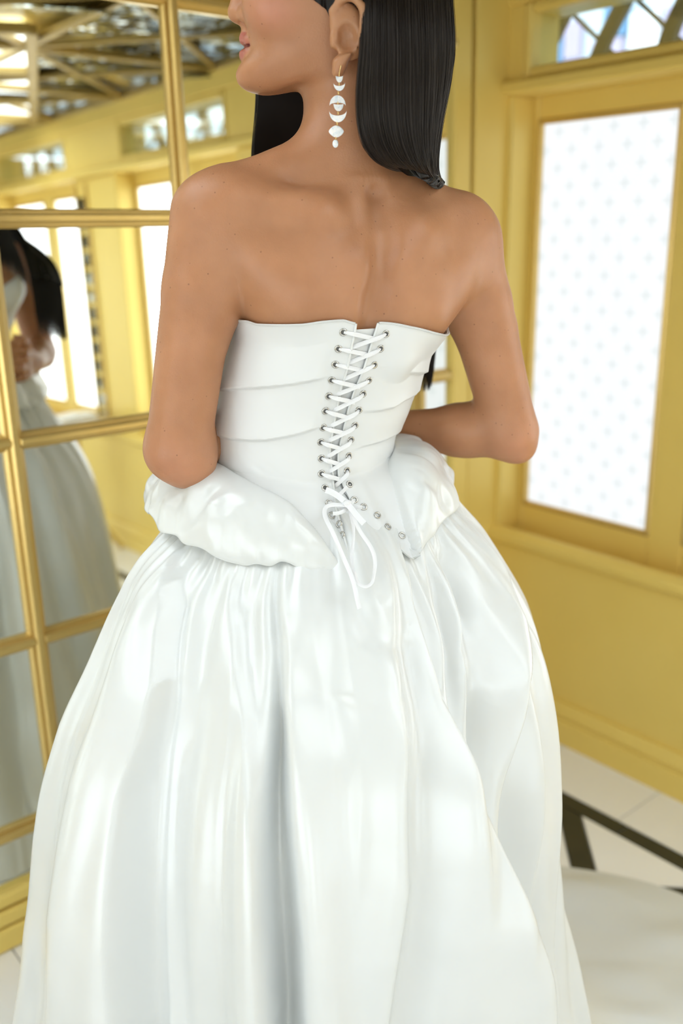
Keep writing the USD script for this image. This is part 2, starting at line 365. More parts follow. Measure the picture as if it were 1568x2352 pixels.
# the two walls behind the camera: same gold panelling with broad windows
wb = thing('wall_back', 'gold panelled wall with broad frosted windows', 'wall', kind='structure')
wn = thing('wall_near', 'gold panelled wall with broad frosted windows', 'wall', kind='structure')
def broad(parent, n, axis, at, sgn, lo, hi, wins, mat):
    def bx(a0, b0, z0, a1, z1, d0=0., d1=.12, c=.004):
        p, q = at + sgn * d0, at + sgn * d1
        return cbox(p, a0, z0, q, a1, z1, c) if axis == 'x' else cbox(a0, p, z0, a1, q, z1, c)
    zb, zt = .11, 1.46
    obj('wainscot', bx(lo, 0, 0, hi, zb), 'gold_paint', parent); obj('frieze', bx(lo, 0, zt, hi, ZC), 'gold_paint', parent)
    e = [lo] + [v for w in wins for v in w] + [hi]
    for a, b in zip(e[::2], e[1::2]):
        if b - a > .01: obj('post', bx(a, 0, zb, b, zt), 'gold_paint', parent)
    for a, b in wins:
        w = thing('window_%d' % n, kind='structure'); n += 1
        k = max(1, round((b - a) / .5)); s = (b - a) / k
        for i in range(k + 1): obj('mullion', bx(a + i * s - .02, 0, zb, a + i * s + .02, zt, .03, .09), 'gold_paint', w)
        for z in (zb + .02, zt - .02): obj('rail', bx(a, 0, z - .02, b, z + .02, .03, .09), 'gold_paint', w)
        for i in range(k): obj('pane', bx(a + i * s + .02, 0, zb + .04, a + (i + 1) * s - .02, zt - .04, .06, .065, .0005), mat, w)
    return n
n = broad(wb, 7, 'x', XL, -1, YN, YB, [(-2.0, -.6), (-.3, 1.1)], 'film_bright')
n = broad(wn, n, 'y', YN, -1, XL, XR, [(-1.6, -.4), (-.1, 1.3)], 'film_shade')

# ceiling of small mirrors between gold lattice bars
ce = thing('ceiling', 'mirrored ceiling under a gold lattice of squares and diagonals', 'ceiling', kind='structure')
obj('ceiling_board', cbox(XL - .1, YN - .1, ZC + .030, XR + .12, YB + .1, ZC + .08, .002), 'gold_paint', ce)
G = .608
nx, ny = 6, 6; gx0, gy0 = XR - nx * G, YM + .09 - ny * G
bars = []
for i in range(nx + 1): bars.append(cbox(gx0 + i * G - .011, gy0, ZC - .010, gx0 + i * G + .011, gy0 + ny * G, ZC + .012, .004))
for j in range(ny + 1): bars.append(cbox(gx0, gy0 + j * G - .011, ZC - .010, gx0 + nx * G, gy0 + j * G + .011, ZC + .012, .004))
for b in bars: obj('lattice_bar', b, 'bronze_paint', ce)
for i in range(nx):
    for j in range(ny):
        cx, cy = gx0 + (i + .5) * G, gy0 + (j + .5) * G
        for s in (1, -1):
            b = cbox(-G * .690, -.009, ZC - .006, G * .690, .009, ZC + .012, .004)
            b.apply_transform(trimesh.transformations.rotation_matrix(s * np.pi / 4, [0, 0, 1])); b.apply_translation([cx, cy, 0])
            obj('lattice_bar', b, 'bronze_paint', ce)
        for k in range(4):
            a = k * np.pi / 2; q = .5 * G - .004
            tri = Polygon([(0, 0), (q * math.sqrt(2) * math.cos(a - np.pi / 4), q * math.sqrt(2) * math.sin(a - np.pi / 4)), (q * math.sqrt(2) * math.cos(a + np.pi / 4), q * math.sqrt(2) * math.sin(a + np.pi / 4))]).buffer(-.003, join_style=2)
            m = trimesh.creation.extrude_polygon(tri, .004, engine='earcut')
            c = tri.centroid
            m.apply_transform(trimesh.transformations.rotation_matrix(rng.normal(0, .06), [1, 0, 0], [c.x, c.y, 0])); m.apply_transform(trimesh.transformations.rotation_matrix(rng.normal(0, .06), [0, 1, 0], [c.x, c.y, 0]))
            m.apply_translation([cx, cy, ZC + .016]); obj('mirror_piece', m, 'antique_mirror', ce, smooth=False)
# rooflight: a rotated rectangle of frosted panes set into the mirrored ceiling
def rooflight(n, ang, ox, oy, L, W, ni, nj):
    rl = thing('window_%d' % n, kind='structure')
    def roof(m):
        m.apply_transform(trimesh.transformations.rotation_matrix(ang, [0, 0, 1])); m.apply_translation([ox, oy, 0]); return m
    for k in range(ni + 1): obj('glazing_bar', roof(cbox(k * L / ni - .016, W, ZC - .012, k * L / ni + .016, 0, ZC + .014, .004)), 'bronze_paint', rl)
    for k in range(nj + 1): obj('glazing_bar', roof(cbox(0, k * W / nj - .016, ZC - .012, L, k * W / nj + .016, ZC + .014, .004)), 'bronze_paint', rl)
    for i in range(ni):
        for j in range(nj): obj('pane', roof(cbox(i * L / ni + .014, (j + 1) * W / nj + .014, ZC + .0125, (i + 1) * L / ni - .014, j * W / nj - .014, ZC + .015, .0005)), 'film_roof', rl)
rooflight(11, math.atan2(-.923, .385), 1.08, .53, 1.64, -1.60, 3, 2)
rooflight(12, 0, -1.15, 1.42, 1.55, -.80, 3, 1)
# ---------------------------------------------------------------- the street outside
tr = thing('trellis', 'brown curved trellis bars outside above the windows', 'trellis')
k = 0
for y in np.arange(1.60, -1.7, -.170):
    zc = np.linspace(1.45, 1.84, 9); yy = y - .16 * ((zc - 1.45) / .39) + .02 * np.cos((zc - 1.45) * 14 + y * 3)
    m = tube(np.c_[np.full(9, XR + .19), yy, zc], .020, 8); obj('bar', m, 'trellis_brown', tr)
    m = tube(np.c_[np.full(5, XR + .215), np.linspace(y - .02, y - .30, 5), np.linspace(1.56, 1.80, 5)[::-1] - .005], .006, 6); obj('thin_bar', m, 'trellis_brown', tr)
obj('ground_rail', cbox(XR + .165, -2.0, 1.42, XR + .235, 1.72, 1.455, .006), 'trellis_brown', tr)
for y in (-2.0, -.2, 1.68): obj('trellis_post', cbox(XR + .17, y - .0, -.05, XR + .23, y + .05, 1.425, .006), 'trellis_brown', tr)
XF = XR + 2.2
sh = thing('shop_building', 'pale building across the street with blue and lilac panels, seen through the top window', 'building')
obj('wall', cbox(XF + .03, -6, -.05, XF + 1.0, 6, 4.2, .02), 'facade_pale', sh)
def pan(y0, y1, z0, z1, mat, n, d=.03): obj(n, cbox(XF + .03 - d, y0, z0, XF + .04, y1, z1, .004), mat, sh)
for q in range(-4, 5):
    o = q * .95
    pan(3.03 + o, 3.165 + o, 1.97, 2.12, 'facade_blue', 'blue_panel'); pan(2.68 + o, 2.81 + o, 2.06, 2.19, 'facade_blue', 'blue_panel')
    pan(2.70 + o, 2.87 + o, 1.98, 2.055, 'facade_lilac', 'lilac_panel'); pan(2.93 + o, 3.025 + o, 2.0, 2.16, 'facade_lilac', 'lilac_panel')
    pan(2.52 + o, 2.67 + o, 1.96, 2.14, 'facade_white', 'white_panel'); pan(2.40 + o, 2.50 + o, 2.0, 2.14, 'facade_lilac', 'lilac_panel')
    pan(2.42 + o, 3.36 + o, 1.85, 1.955, 'facade_white', 'sign_board', .06); pan(2.45 + o, 3.3 + o, 2.25, 2.5, 'facade_blue', 'blue_panel')
    pan(2.45 + o, 3.3 + o, .1, 1.7, 'facade_blue', 'shop_window', .01)
st = thing('street', 'grey paving of the street outside the windows', 'street', kind='structure')
obj('paving', cbox(XR + .16, -8, -.12, XF + 1, 8, -.05, .005), 'grout', st)

# ---------------------------------------------------------------- the bride
# bride frame: x to the camera's right, y away from it, z up (metres); YAW turns it into the room
YAW = -39.904886015806916
SCALE[0] = 1.0
DZ = CAM_Z - 1.2353999999999998        # the figure was measured from the lens; DZ sets it on the floor
BX, BY = -.06, 1.17
cy_, sy_ = math.cos(math.radians(YAW)), math.sin(math.radians(YAW))
bride = thing('person', 'bride seen from behind in a white laced strapless gown, her face turned left', 'person', (BX * cy_ - BY * sy_, BX * sy_ + BY * cy_, 0), YAW)
def loc(m):
    m = m.copy(); m.vertices = np.asarray(m.vertices) - [BX, BY, -DZ]; return m
def room(p):
    p = np.asarray(p, float); return np.stack([p[..., 0] * cy_ - p[..., 1] * sy_, p[..., 0] * sy_ + p[..., 1] * cy_, p[..., 2]], -1)
ROT = math.radians(20)
RX, FW, ZZ = A_([math.cos(ROT), math.sin(ROT), 0]), A_([-math.sin(ROT), math.cos(ROT), 0]), A_([0, 0, 1.])
TORSO = A_([[0.86,-0.05,1.195,0.14,0.105],[0.91,-0.05,1.193,0.124,0.096],[0.95,-0.048,1.19,0.1145,0.09],[0.975,-0.046,1.19,0.116,0.088],[1.009,-0.035,1.19,0.1225,0.089],[1.038,-0.027,1.19,0.1255,0.091],[1.066,-0.018,1.19,0.1265,0.094],[1.093,-0.009,1.19,0.128,0.097],[1.109,-0.004,1.19,0.128,0.099],[1.135,0.004,1.19,0.135,0.1],[1.178,0.012,1.19,0.146,0.099],[1.22,0.016,1.192,0.142,0.088],[1.255,0.018,1.195,0.115,0.07],[1.29,0.018,1.198,0.075,0.055]])
TQ = [PchipInterpolator(TORSO[:, 0], TORSO[:, i]) for i in range(1, 5)]
def torso(z): z = np.clip(z, TORSO[0, 0], TORSO[-1, 0]); return [q(z) for q in TQ]
BUST = [(2.52, .032, .034), (-2.52, .032, .034)]
def bust(th, z):
    """outward swell of the breasts"""
    d = 0
    for t0, hgt, w in BUST:
        dt = np.angle(np.exp(1j * (th - t0)))
        d = d + hgt * np.exp(-(dt / .42) ** 2) * np.exp(-((z - 1.125) / .050) ** 2)
    return d
def tpoint(th, z, off=0.):
    th, z = np.broadcast_arrays(np.asarray(th, float), np.asarray(z, float))
    cx, cy, a, b = torso(z); o = off + bust(th, z)
    u, v = (a + o) * np.sin(th), -(b + o) * np.cos(th)
    return np.stack([cx + u * RX[0] + v * FW[0], cy + u * RX[1] + v * FW[1], z], -1)

# --- body: one surface out of a smooth distance field
def axis(*runs):
    out = [runs[0][0]]
    for a, b, s in runs: out += list(np.linspace(a, b, max(2, int(round((b - a) / s)) + 1))[1:])
    return np.array(out)
gx = axis((-.275, -.135, .0042), (-.135, .075, .0021), (.075, .295, .0042))
gy = axis((1.02, 1.085, .0042), (1.085, 1.285, .0023), (1.285, 1.415, .0034))
gz = axis((.885, 1.035, .0036), (1.035, 1.365, .0044), (1.365, 1.50, .0019), (1.50, 1.645, .0032))
Dm = np.full((len(gx), len(gy), len(gz)), .3, np.float32)
AX = (gx, gy, gz)
def add(fn, lo, hi, k=.01, cut=False):
    """blend a distance function into the field inside its bounding box"""
    pad = k + .014
    s = tuple(slice(max(0, np.searchsorted(a, l - pad) - 1), np.searchsorted(a, h + pad) + 1) for a, l, h in zip(AX, lo, hi))
    X, Y, Z = (a[t].astype(np.float32) for a, t in zip(AX, s))
    d = fn(X[:, None, None], Y[None, :, None], Z[None, None, :]).astype(np.float32)
    o = Dm[s]
    if cut: d = -d; h = np.maximum(k - np.abs(o - d), 0); Dm[s] = np.maximum(o, d) + h * h / (4 * k)
    else: h = np.maximum(k - np.abs(o - d), 0); Dm[s] = np.minimum(o, d) - h * h / (4 * k)
def cone(a, b, ra, rb):
    a, b = A_(a, float), A_(b, float); ba = b - a; L = ba @ ba
    def fn(X, Y, Z):
        px, py, pz = X - a[0], Y - a[1], Z - a[2]
        h = np.clip((px * ba[0] + py * ba[1] + pz * ba[2]) / L, 0, 1)
        return np.sqrt((px - h * ba[0]) ** 2 + (py - h * ba[1]) ** 2 + (pz - h * ba[2]) ** 2) - (ra + (rb - ra) * h)
    r = max(ra, rb); return fn, np.minimum(a, b) - r, np.maximum(a, b) + r
def ball(c, rad, ax=None):
    c, rad = A_(c, float), A_(rad, float); ax = np.eye(3) if ax is None else A_(ax, float)
    def fn(X, Y, Z):
        p = (X - c[0], Y - c[1], Z - c[2]); k0 = k1 = 0
        for i in range(3):
            q = p[0] * ax[i][0] + p[1] * ax[i][1] + p[2] * ax[i][2]
            k0 = k0 + (q / rad[i]) ** 2; k1 = k1 + (q / rad[i] ** 2) ** 2
        k0 = np.sqrt(k0); return k0 * (k0 - 1) / np.sqrt(k1 + 1e-9)
    r = rad.max(); return fn, c - r, c + r
def put(prim, k=.01, cut=False): add(*prim, k=k, cut=cut)
def torso_fn(X, Y, Z):
    z = Z[0, 0]; cx, cy, a, b = (q.astype(np.float32)[None, None] for q in torso(z))
    u = (X - cx) * RX[0] + (Y - cy) * RX[1]; v = (X - cx) * FW[0] + (Y - cy) * FW[1]
    r = np.sqrt((u / a) ** 2 + (v / b) ** 2); th = np.arctan2(u, -v)
    d = (r - 1) * np.minimum(a, b) * .95 - bust(th, Z).astype(np.float32) * .9
    return np.maximum(d, np.maximum(.895 - Z, Z - 1.285))
add(torso_fn, (-.22, 1.04, .89), (.20, 1.36, 1.29), k=.01)
C0 = A_([.014, 1.192, 0])
def bp(r, f, z): return C0 + RX * r + FW * f + ZZ * z
LS, LE, LW = A_([-.149, 1.138, 1.256]), A_([-.197, 1.100, .985]), A_([-.168, 1.285, .982])
RS, RE, RW = A_([.163, 1.250, 1.218]), A_([.236, 1.258, .968]), A_([.045, 1.335, .958])
# neck, trapezius, collar bones, shoulder blades, deltoids
NB, NT = A_([.020, 1.192, 1.275]), A_([.014, 1.198, 1.425])
put(cone(NB, NT, .056, .052), .03)
put(cone([.020, 1.188, 1.335], [-.118, 1.146, 1.284], .030, .026), .035)
put(cone([.025, 1.188, 1.335], [.135, 1.236, 1.253], .030, .026), .035)
put(cone(bp(-.02, .075, 1.262), bp(-.145, .025, 1.275), .010, .011), .03); put(cone(bp(.02, .075, 1.258), bp(.145, .025, 1.250), .010, .011), .03)
for s, S_, E_ in ((-1, LS, LE), (1, RS, RE)):
    dz = .012 if s < 0 else -.012
    put(cone(bp(s * .155, -.005, 1.235 + dz), bp(s * .075, -.052, 1.155 + dz), .040, .030), .05)
    put(cone(bp(s * .055, -.062, 1.235 + dz), bp(s * .070, -.066, 1.155 + dz), .017, .013), .035)      # edge of the shoulder blade
    put(cone(bp(s * .06, -.060, 1.245 + dz), bp(s * .15, -.022, 1.262 + dz), .013, .016), .035)         # its spine
    put(cone(bp(s * .030, -.078, 1.20), bp(s * .030, -.074, 1.09), .015, .013), .03)                    # muscle beside the spine
    put(cone(bp(s * .128, .0, 1.195 + dz), bp(s * (.112 if s < 0 else .104), .0, 1.145 + dz), .029, .022), .025)                   # lat below the armpit
Dtor = Dm.copy()
put(cone(LS, LS * .68 + LE * .32, .0445, .0425), .024)
put(cone(LS * .70 + LE * .30, LE, .0425, .0385), .006)
put(cone(LS + (.02, -.004, -.05), LS * .5 + LE * .5 + (.004, 0, 0), .039, .040), .006)
put(cone(RS, RS * .68 + RE * .32, .0460, .0430), .024)
put(cone(RS * .70 + RE * .30, RE, .0430, .0355), .006)
put(cone(RS + (-.006, 0, -.055), RS * .55 + RE * .45, .040, .041), .006)
put(cone(LE, LE + (.014, -.002, -.018), .033, .029), .02); put(cone(RE + (.004, 0, -.012), RE + (.012, .002, -.024), .028, .022), .018)
put(cone(LE * .9 + LW * .1, LE * .55 + LW * .45, .037, .036), .022); put(cone(LE * .6 + LW * .4, LW, .035, .024), .02)
put(cone(RE * .95 + RW * .05, RE * .65 + RW * .35, .035, .035), .022); put(cone(RE * .7 + RW * .3, RW, .034, .0235), .02)
# spine furrow
sp = [tpoint(.06, 1.275, .004), tpoint(.05, 1.22, .007), tpoint(.0, 1.16, .0065), tpoint(-.03, 1.09, .006)]
for a, b in zip(sp[:-1], sp[1:]): put(cone(a, b, .0075, .0075), .020, True)
# hands on the front of the waist: palm, four fingers and a thumb each
def hand(W, d, up, n, s):
    """W wrist, d towards the fingers, up towards the thumb, n out of the back of the hand"""
    d, up, n = (A_(v, float) / np.linalg.norm(v) for v in (d, up, n))
    P_ = lambda a, b, c: W + d * a + up * b + n * c
    put(cone(P_(0, 0, 0), P_(.030, .002, 0), .021, .020), .015)
    for b in (-.024, -.008, .008, .024): put(cone(P_(.015, b * .6, 0), P_(.078, b, .001), .013, .0115), .014)
    for b, L in ((-.026, .058), (-.009, .072), (.009, .078), (.026, .070)):
        q0, q1, q2, q3 = P_(.076, b, .001), P_(.076 + L * .42, b * 1.12, .001), P_(.076 + L * .72, b * 1.18, -.009), P_(.076 + L * .93, b * 1.2, -.022)
        put(cone(q0, q1, .0100, .0090), .006); put(cone(q1, q2, .0090, .0083), .004); put(cone(q2, q3, .0083, .0072), .004)
    t0, t1, t2, t3 = P_(.016, .016, -.004), P_(.045, .046, -.004), P_(.070, .060, -.006), P_(.090, .064, -.010)
    put(cone(t0, t1, .0150, .0115), .012); put(cone(t1, t2, .0110, .0095), .005); put(cone(t2, t3, .0095, .0080), .004)
hand(LW + (.004, .010, .0), (.70, .62, .06), (.0, .05, 1), (-.62, .70, 0), -1)
hand(RW, (-.95, .22, .06), (0, .05, 1), (.20, .95, 0), 1)

# head, turned to the left of the picture
HC = A_([.004, 1.190, 0])
PROF = A_([[1.389, .070], [1.3905, .0945], [1.3932, .1040], [1.398, .1120], [1.4042, .1178], [1.4117, .1193], [1.4192, .1165], [1.4256, .1115], [1.432, .1065], [1.440, .1030], [1.450, .1035], [1.463, .1035], [1.480, .1045], [1.500, .106], [1.520, .108], [1.535, .113], [1.56, .112], [1.585, .100], [1.60, .085], [1.612, .060], [1.620, .025]])
WID = A_([[1.385, .030], [1.395, .037], [1.41, .0465], [1.43, .0555], [1.45, .060], [1.475, .0645], [1.50, .066], [1.53, .067], [1.56, .0665], [1.585, .058], [1.60, .046], [1.612, .030], [1.620, .012]])
BAK = A_([[1.385, .030], [1.42, .050], [1.44, .075], [1.47, .100], [1.53, .116], [1.56, .112], [1.585, .098], [1.60, .080], [1.612, .055], [1.620, .025]])
pf, wd, bk = (PchipInterpolator(t[:, 0], t[:, 1]) for t in (PROF, WID, BAK))
F1 = .018
def head_fn(X, Y, Z):
    z = np.clip(Z[0, 0], 1.389, 1.620); A, W, B = (q(z).astype(np.float32)[None, None] for q in (pf, wd, bk))
    f, s = -(X - HC[0]) - F1, Y - HC[1]
    l = np.where(f > 0, A - F1, B)
    r = (np.abs(f / l) ** 2.15 + np.abs(s / W) ** 2.15) ** (1 / 2.15)
    d = (r - 1) * np.minimum(l, W) * .95
    jaw = (1.3885 + np.maximum(.090 - (f + F1), 0) * .235) - Z       # underside of the jaw
    k = .010; h = np.maximum(k - np.abs(d - jaw), 0); d = np.maximum(d, jaw) + h * h / (4 * k)
    return np.maximum(d, Z - 1.619)
hd = np.full_like(Dm, .3); keep = Dm; Dm = hd
add(head_fn, (-.14, 1.11, 1.37), (.14, 1.27, 1.63), k=.004)
def hp(f, s, z): return A_([HC[0] - f, HC[1] - s, z])      # s > 0: her left, towards the camera
put(cone(hp(.101, 0, 1.527), hp(.108, 0, 1.500), .010, .0095), .014)
put(cone(hp(.108, 0, 1.500), hp(.1135, 0, 1.4795), .0095, .0108), .010)
put(ball(hp(.1125, 0, 1.4775), (.0118, .0105, .0105)), .006)
for s in (-1, 1):
    put(ball(hp(.1010, s * .0125, 1.4735), (.0125, .0085, .0088)), .006)
    put(cone(hp(.1085, s * .0068, 1.4655), hp(.1020, s * .0085, 1.4665), .0036, .0030), .003, True)          # nostril
    put(cone(hp(.0925, s * .0215, 1.4800), hp(.0915, s * .0200, 1.4665), .0020, .0020), .006, True)          # crease beside the wing
    put(ball(hp(.070, s * .042, 1.478), (.030, .020, .022)), .03)                                          # cheek
    put(ball(hp(.1080, s * .034, 1.5120), (.020, .0175, .0125)), .012, True)                                # eye socket
    put(ball(hp(.0865, s * .0325, 1.5105), (.0130, .0145, .0118)), .006)                                    # lids
    put(cone(hp(.1000, s * .0240, 1.5095), hp(.0945, s * .0420, 1.5100), .0038, .0034), .002, True)         # opening
put(cone(hp(.1050, 0, 1.4640), hp(.1065, 0, 1.4540), .0045, .0050), .008)
lips_u = [cone(hp(.1068, s * .003, 1.4500), hp(.1010, s * .0130, 1.4470), .0066, .0056) for s in (-1, 1)] + [cone(hp(.1010, s * .0130, 1.4470), hp(.0880, s * .0235, 1.4395), .0056, .0026) for s in (-1, 1)]
lips_l = [cone(hp(.1070, 0, 1.4335), hp(.1010, s * .0120, 1.4340), .0070, .0060) for s in (-1, 1)] + [cone(hp(.1010, s * .0120, 1.4340), hp(.0885, s * .0225, 1.4385), .0060, .0026) for s in (-1, 1)]
for c in lips_u + lips_l: put(c, .0035)
lip_line = [cone(hp(.1120, 0, 1.4412), hp(.1010, s * .0150, 1.4412), .0013, .0012) for s in (-1, 1)] + [cone(hp(.1010, s * .0150, 1.4412), hp(.0865, s * .0245, 1.4390), .0012, .0009) for s in (-1, 1)]
for c in lip_line: put(c, .0025, True)
# ears
for s in (1, -1):
    tl = lambda f, o, z: hp(f, s * (.0655 + o), z - .011 + (z - 1.45) * .08)
    axx = [A_([-1, -.22 * s, -.22]) / 1.05, A_([.2, -s, .0]) / 1.02, A_([-.2, 0, .98])]
    rim = [(.006, .010, 1.428), (-.004, .012, 1.425), (-.018, .017, 1.440), (-.028, .021, 1.457), (-.028, .021, 1.472), (-.018, .018, 1.483), (-.004, .014, 1.482), (.004, .010, 1.472), (.003, .006, 1.461)]
    put(ball(tl(-.012, .007, 1.454), (.020, .0075, .030), [[1, 0, .2], [0, 1, 0], [-.2, 0, 1]]), .004)
    for a, b in zip(rim[1:-1], rim[2:]): put(cone(tl(*a), tl(*b), .0042, .0042), .004)
    put(cone(tl(-.002, .008, 1.424), tl(.000, .008, 1.4165), .0085, .0068), .006)                               # lobe
    put(ball(tl(-.010, .017, 1.447), (.0125, .0120, .0155)), .004, True)                                        # bowl
    put(cone(tl(-.012, .018, 1.468), tl(-.020, .020, 1.455), .0030, .0030), .004, True)                         # groove under the rim
    put(cone(tl(.0035, .008, 1.4490), tl(.0045, .007, 1.4420), .0048, .0042), .004)                             # tragus
Dm = keep; h_ = np.maximum(.020 - np.abs(Dm - hd), 0); Dm[:] = np.minimum(Dm, hd) - h_ * h_ / .08; del hd, h_

def surface_nets(D, ax):
    neg = D < 0; n = np.array(D.shape) - 1
    c = np.zeros(n, np.int8)
    for i, j, k in np.ndindex(2, 2, 2): c += neg[i:i + n[0], j:j + n[1], k:k + n[2]]
    act = (c > 0) & (c < 8); I = np.argwhere(act); vid = np.full(n, -1, np.int32); vid[act] = np.arange(len(I))
    cor = np.array(list(np.ndindex(2, 2, 2))); val = np.stack([D[I[:, 0] + a, I[:, 1] + b, I[:, 2] + e] for a, b, e in cor], 1)
    acc = np.zeros((len(I), 3)); cnt = np.zeros(len(I))
    for p in range(8):
        for q in range(p + 1, 8):
            if np.abs(cor[p] - cor[q]).sum() != 1: continue
            va, vb = val[:, p], val[:, q]; m = (va < 0) != (vb < 0)
            t = np.where(m, va / np.where(m, va - vb, 1), 0)[:, None]
            acc += np.where(m[:, None], cor[p] + t * (cor[q] - cor[p]), 0); cnt += m
    u = I + acc / cnt[:, None]
    V = np.stack([np.interp(u[:, k], np.arange(len(ax[k])), ax[k]) for k in range(3)], 1)
    F = []
    for a in range(3):
        b, e = (a + 1) % 3, (a + 2) % 3
        sl = [slice(None)] * 3; sl[a] = slice(0, -1); sh_ = [slice(None)] * 3; sh_[a] = slice(1, None)
        X = np.argwhere(neg[tuple(sl)] != neg[tuple(sh_)]); ok = (X[:, b] > 0) & (X[:, e] > 0) & (X[:, b] < n[b]) & (X[:, e] < n[e]); X = X[ok]
        q = []
        for db, de in ((-1, -1), (0, -1), (0, 0), (-1, 0)):
            Y = X.copy(); Y[:, b] += db; Y[:, e] += de; q.append(vid[tuple(Y.T)])
        q = np.stack(q, 1); s = neg[tuple(X.T)]; q[~s] = q[~s][:, ::-1]; F.append(q)
    q = np.vstack(F); return V, np.vstack([q[:, [0, 1, 2]], q[:, [0, 2, 3]]])
BV, BF = surface_nets(Dm, AX)
from scipy import sparse
def smooth_mesh(V, F, n):
    e = np.vstack([F[:, [0, 1]], F[:, [1, 2]], F[:, [2, 0]]]); e = np.unique(np.sort(e, 1), axis=0)
    W = sparse.coo_matrix((np.ones(2 * len(e)), (np.r_[e[:, 0], e[:, 1]], np.r_[e[:, 1], e[:, 0]])), shape=(len(V), len(V))).tocsr()
    W = sparse.diags(1 / np.maximum(np.asarray(W.sum(1)).ravel(), 1)) @ W
    for _ in range(n):
        V = V + .5 * (W @ V - V); V = V - .52 * (W @ V - V)
    return V
BV = smooth_mesh(BV, BF, 7)
body = trimesh.Trimesh(BV, BF, process=False)
def dist(prims, V): return np.min([fn(V[:, 0], V[:, 1], V[:, 2]) for fn, _, _ in prims], axis=0)
SKIN = A_([.425, .207, .106])
tint = np.tile(SKIN, (len(BV), 1))
def blend(w, col):
    global tint
    tint = tint * (1 - w[:, None]) + A_(col) * w[:, None]
ss = lambda e0, e1, x: (lambda t: t * t * (3 - 2 * t))(np.clip((x - e0) / (e1 - e0), 0, 1))
blend(.5 * np.exp(-(((BV - hp(.070, .05, 1.468)) / (.028, .05, .020)) ** 2).sum(1)), (.56, .24, .18))            # blush
blend(.25 * np.exp(-(((BV - LE - (.0, -.02, -.02)) / (.04, .04, .035)) ** 2).sum(1)), (.58, .27, .20))           # pink elbow
blend(.20 * np.exp(-(((BV - RE - (.01, -.02, -.02)) / (.04, .04, .035)) ** 2).sum(1)), (.58, .27, .20))
nearl = (BV[:, 2] > 1.425) & (BV[:, 2] < 1.462) & (BV[:, 0] < HC[0] - .082)
lw = np.zeros(len(BV)); lw[nearl] = 1 - ss(.0004, .0020, dist(lips_u + lips_l, BV[nearl])); blend(lw * .9, (.42, .135, .115))
lw = np.zeros(len(BV)); lw[nearl] = 1 - ss(.0008, .0022, dist(lip_line, BV[nearl])); blend(lw * .8, (.16, .035, .035))
bm = obj('body', loc(body), 'skin', bride, smooth=True)
UsdGeom.PrimvarsAPI(UsdGeom.Mesh(bm)).CreatePrimvar('tint', Sdf.ValueTypeNames.Color3fArray, 'vertex').Set(Vt.Vec3fArray.FromNumpy(tint.astype(np.float32)))
for s in (1, -1):
    e = trimesh.creation.icosphere(2, .0112); e.apply_translation(hp(.0885, s * .0325, 1.5100)); ey = obj('eye', loc(e), 'eye_white', bride, smooth=True)
    e = trimesh.creation.icosphere(2, .0062); e.apply_translation(hp(.0958, s * .0325, 1.5100)); obj('iris', loc(e), 'iris_brown', ey, smooth=True)
    br = [hp(.1045 - .018 * t * t, s * (.016 + .032 * t), 1.5285 + .008 * math.sin(t * 2.4)) for t in np.linspace(0, 1, 9)]
    obj('eyebrow', loc(tube(br, np.r_[np.linspace(.0032, .0036, 5), np.linspace(.003, .001, 4)], 6)), 'hair_dark', bride, smooth=True)
# --- the gown
from scipy.interpolate import RegularGridInterpolator
from scipy.spatial import cKDTree
tor_d = RegularGridInterpolator(AX, Dtor, bounds_error=False, fill_value=.3)
def clear_of_body(P, gap):
    """push points out of the torso until they clear it by gap"""
    Q = P.reshape(-1, 3).copy(); o = Q - np.c_[np.interp(Q[:, 2], TORSO[:, 0], TORSO[:, 1]), np.interp(Q[:, 2], TORSO[:, 0], TORSO[:, 2]), Q[:, 2]]
    o /= np.linalg.norm(o, axis=1, keepdims=True)
    for _ in range(4): Q = Q + o * np.maximum(gap - tor_d(Q), 0)[:, None]
    return Q.reshape(P.shape)
def bake_line(t): t = A_(t); return lambda x: np.interp(x, t[np.argsort(t[:, 1]), 1], t[np.argsort(t[:, 1]), 0])
gapl, gapr = bake_line([[-0.1591,1.1337],[-0.1434,1.1108],[-0.1129,1.0811],[-0.095,1.0587],[-0.064,1.0294],[-0.0549,1.008],[-0.0169,0.9879],[0.0217,0.9627],[0.0468,0.9459],[0.1061,0.9283]]), bake_line([[0.0533,1.1294],[0.0519,1.1064],[0.0511,1.0892],[0.059,1.0605],[0.0613,1.0313],[0.0714,1.0083],[0.1049,0.9847],[0.1105,0.9615],[0.1202,0.9448],[0.1452,0.9327]])
TOP = A_([[.018, 1.131], [.06, 1.133], [.144, 1.132], [.383, 1.125], [.883, 1.111], [1.3, 1.113], [1.75, 1.125], [2.25, 1.158], [2.55, 1.166], [2.85, 1.150], [3.14, 1.118], [3.43, 1.150], [3.73, 1.166], [4.03, 1.158], [4.5, 1.142], [4.913, 1.136], [5.086, 1.136], [5.258, 1.133], [5.69, 1.134], [5.87, 1.137], [6.012, 1.138], [6.092, 1.135], [6.12, 1.134]])
topz = PchipInterpolator(TOP[:, 0], TOP[:, 1])
FL = [[(-2.4, 1.040), (-1.5, 1.052), (-1.1, 1.058), (-.7, 1.063), (-.47, 1.067), (-.27, 1.072)], [(-2.2, 1.0), (-1.375, .995), (-.95, .996), (-.69, .997), (-.39, 1.004), (-.18, 1.012)],
      [(.12, 1.083), (.31, 1.078), (.56, 1.070), (.9, 1.063), (2.4, 1.050)], [(.17, 1.027), (.38, 1.0255), (.586, 1.026), (.73, 1.032), (2.2, 1.045)], [(.23, .977), (.41, .981), (.72, .983), (2., .99)]]
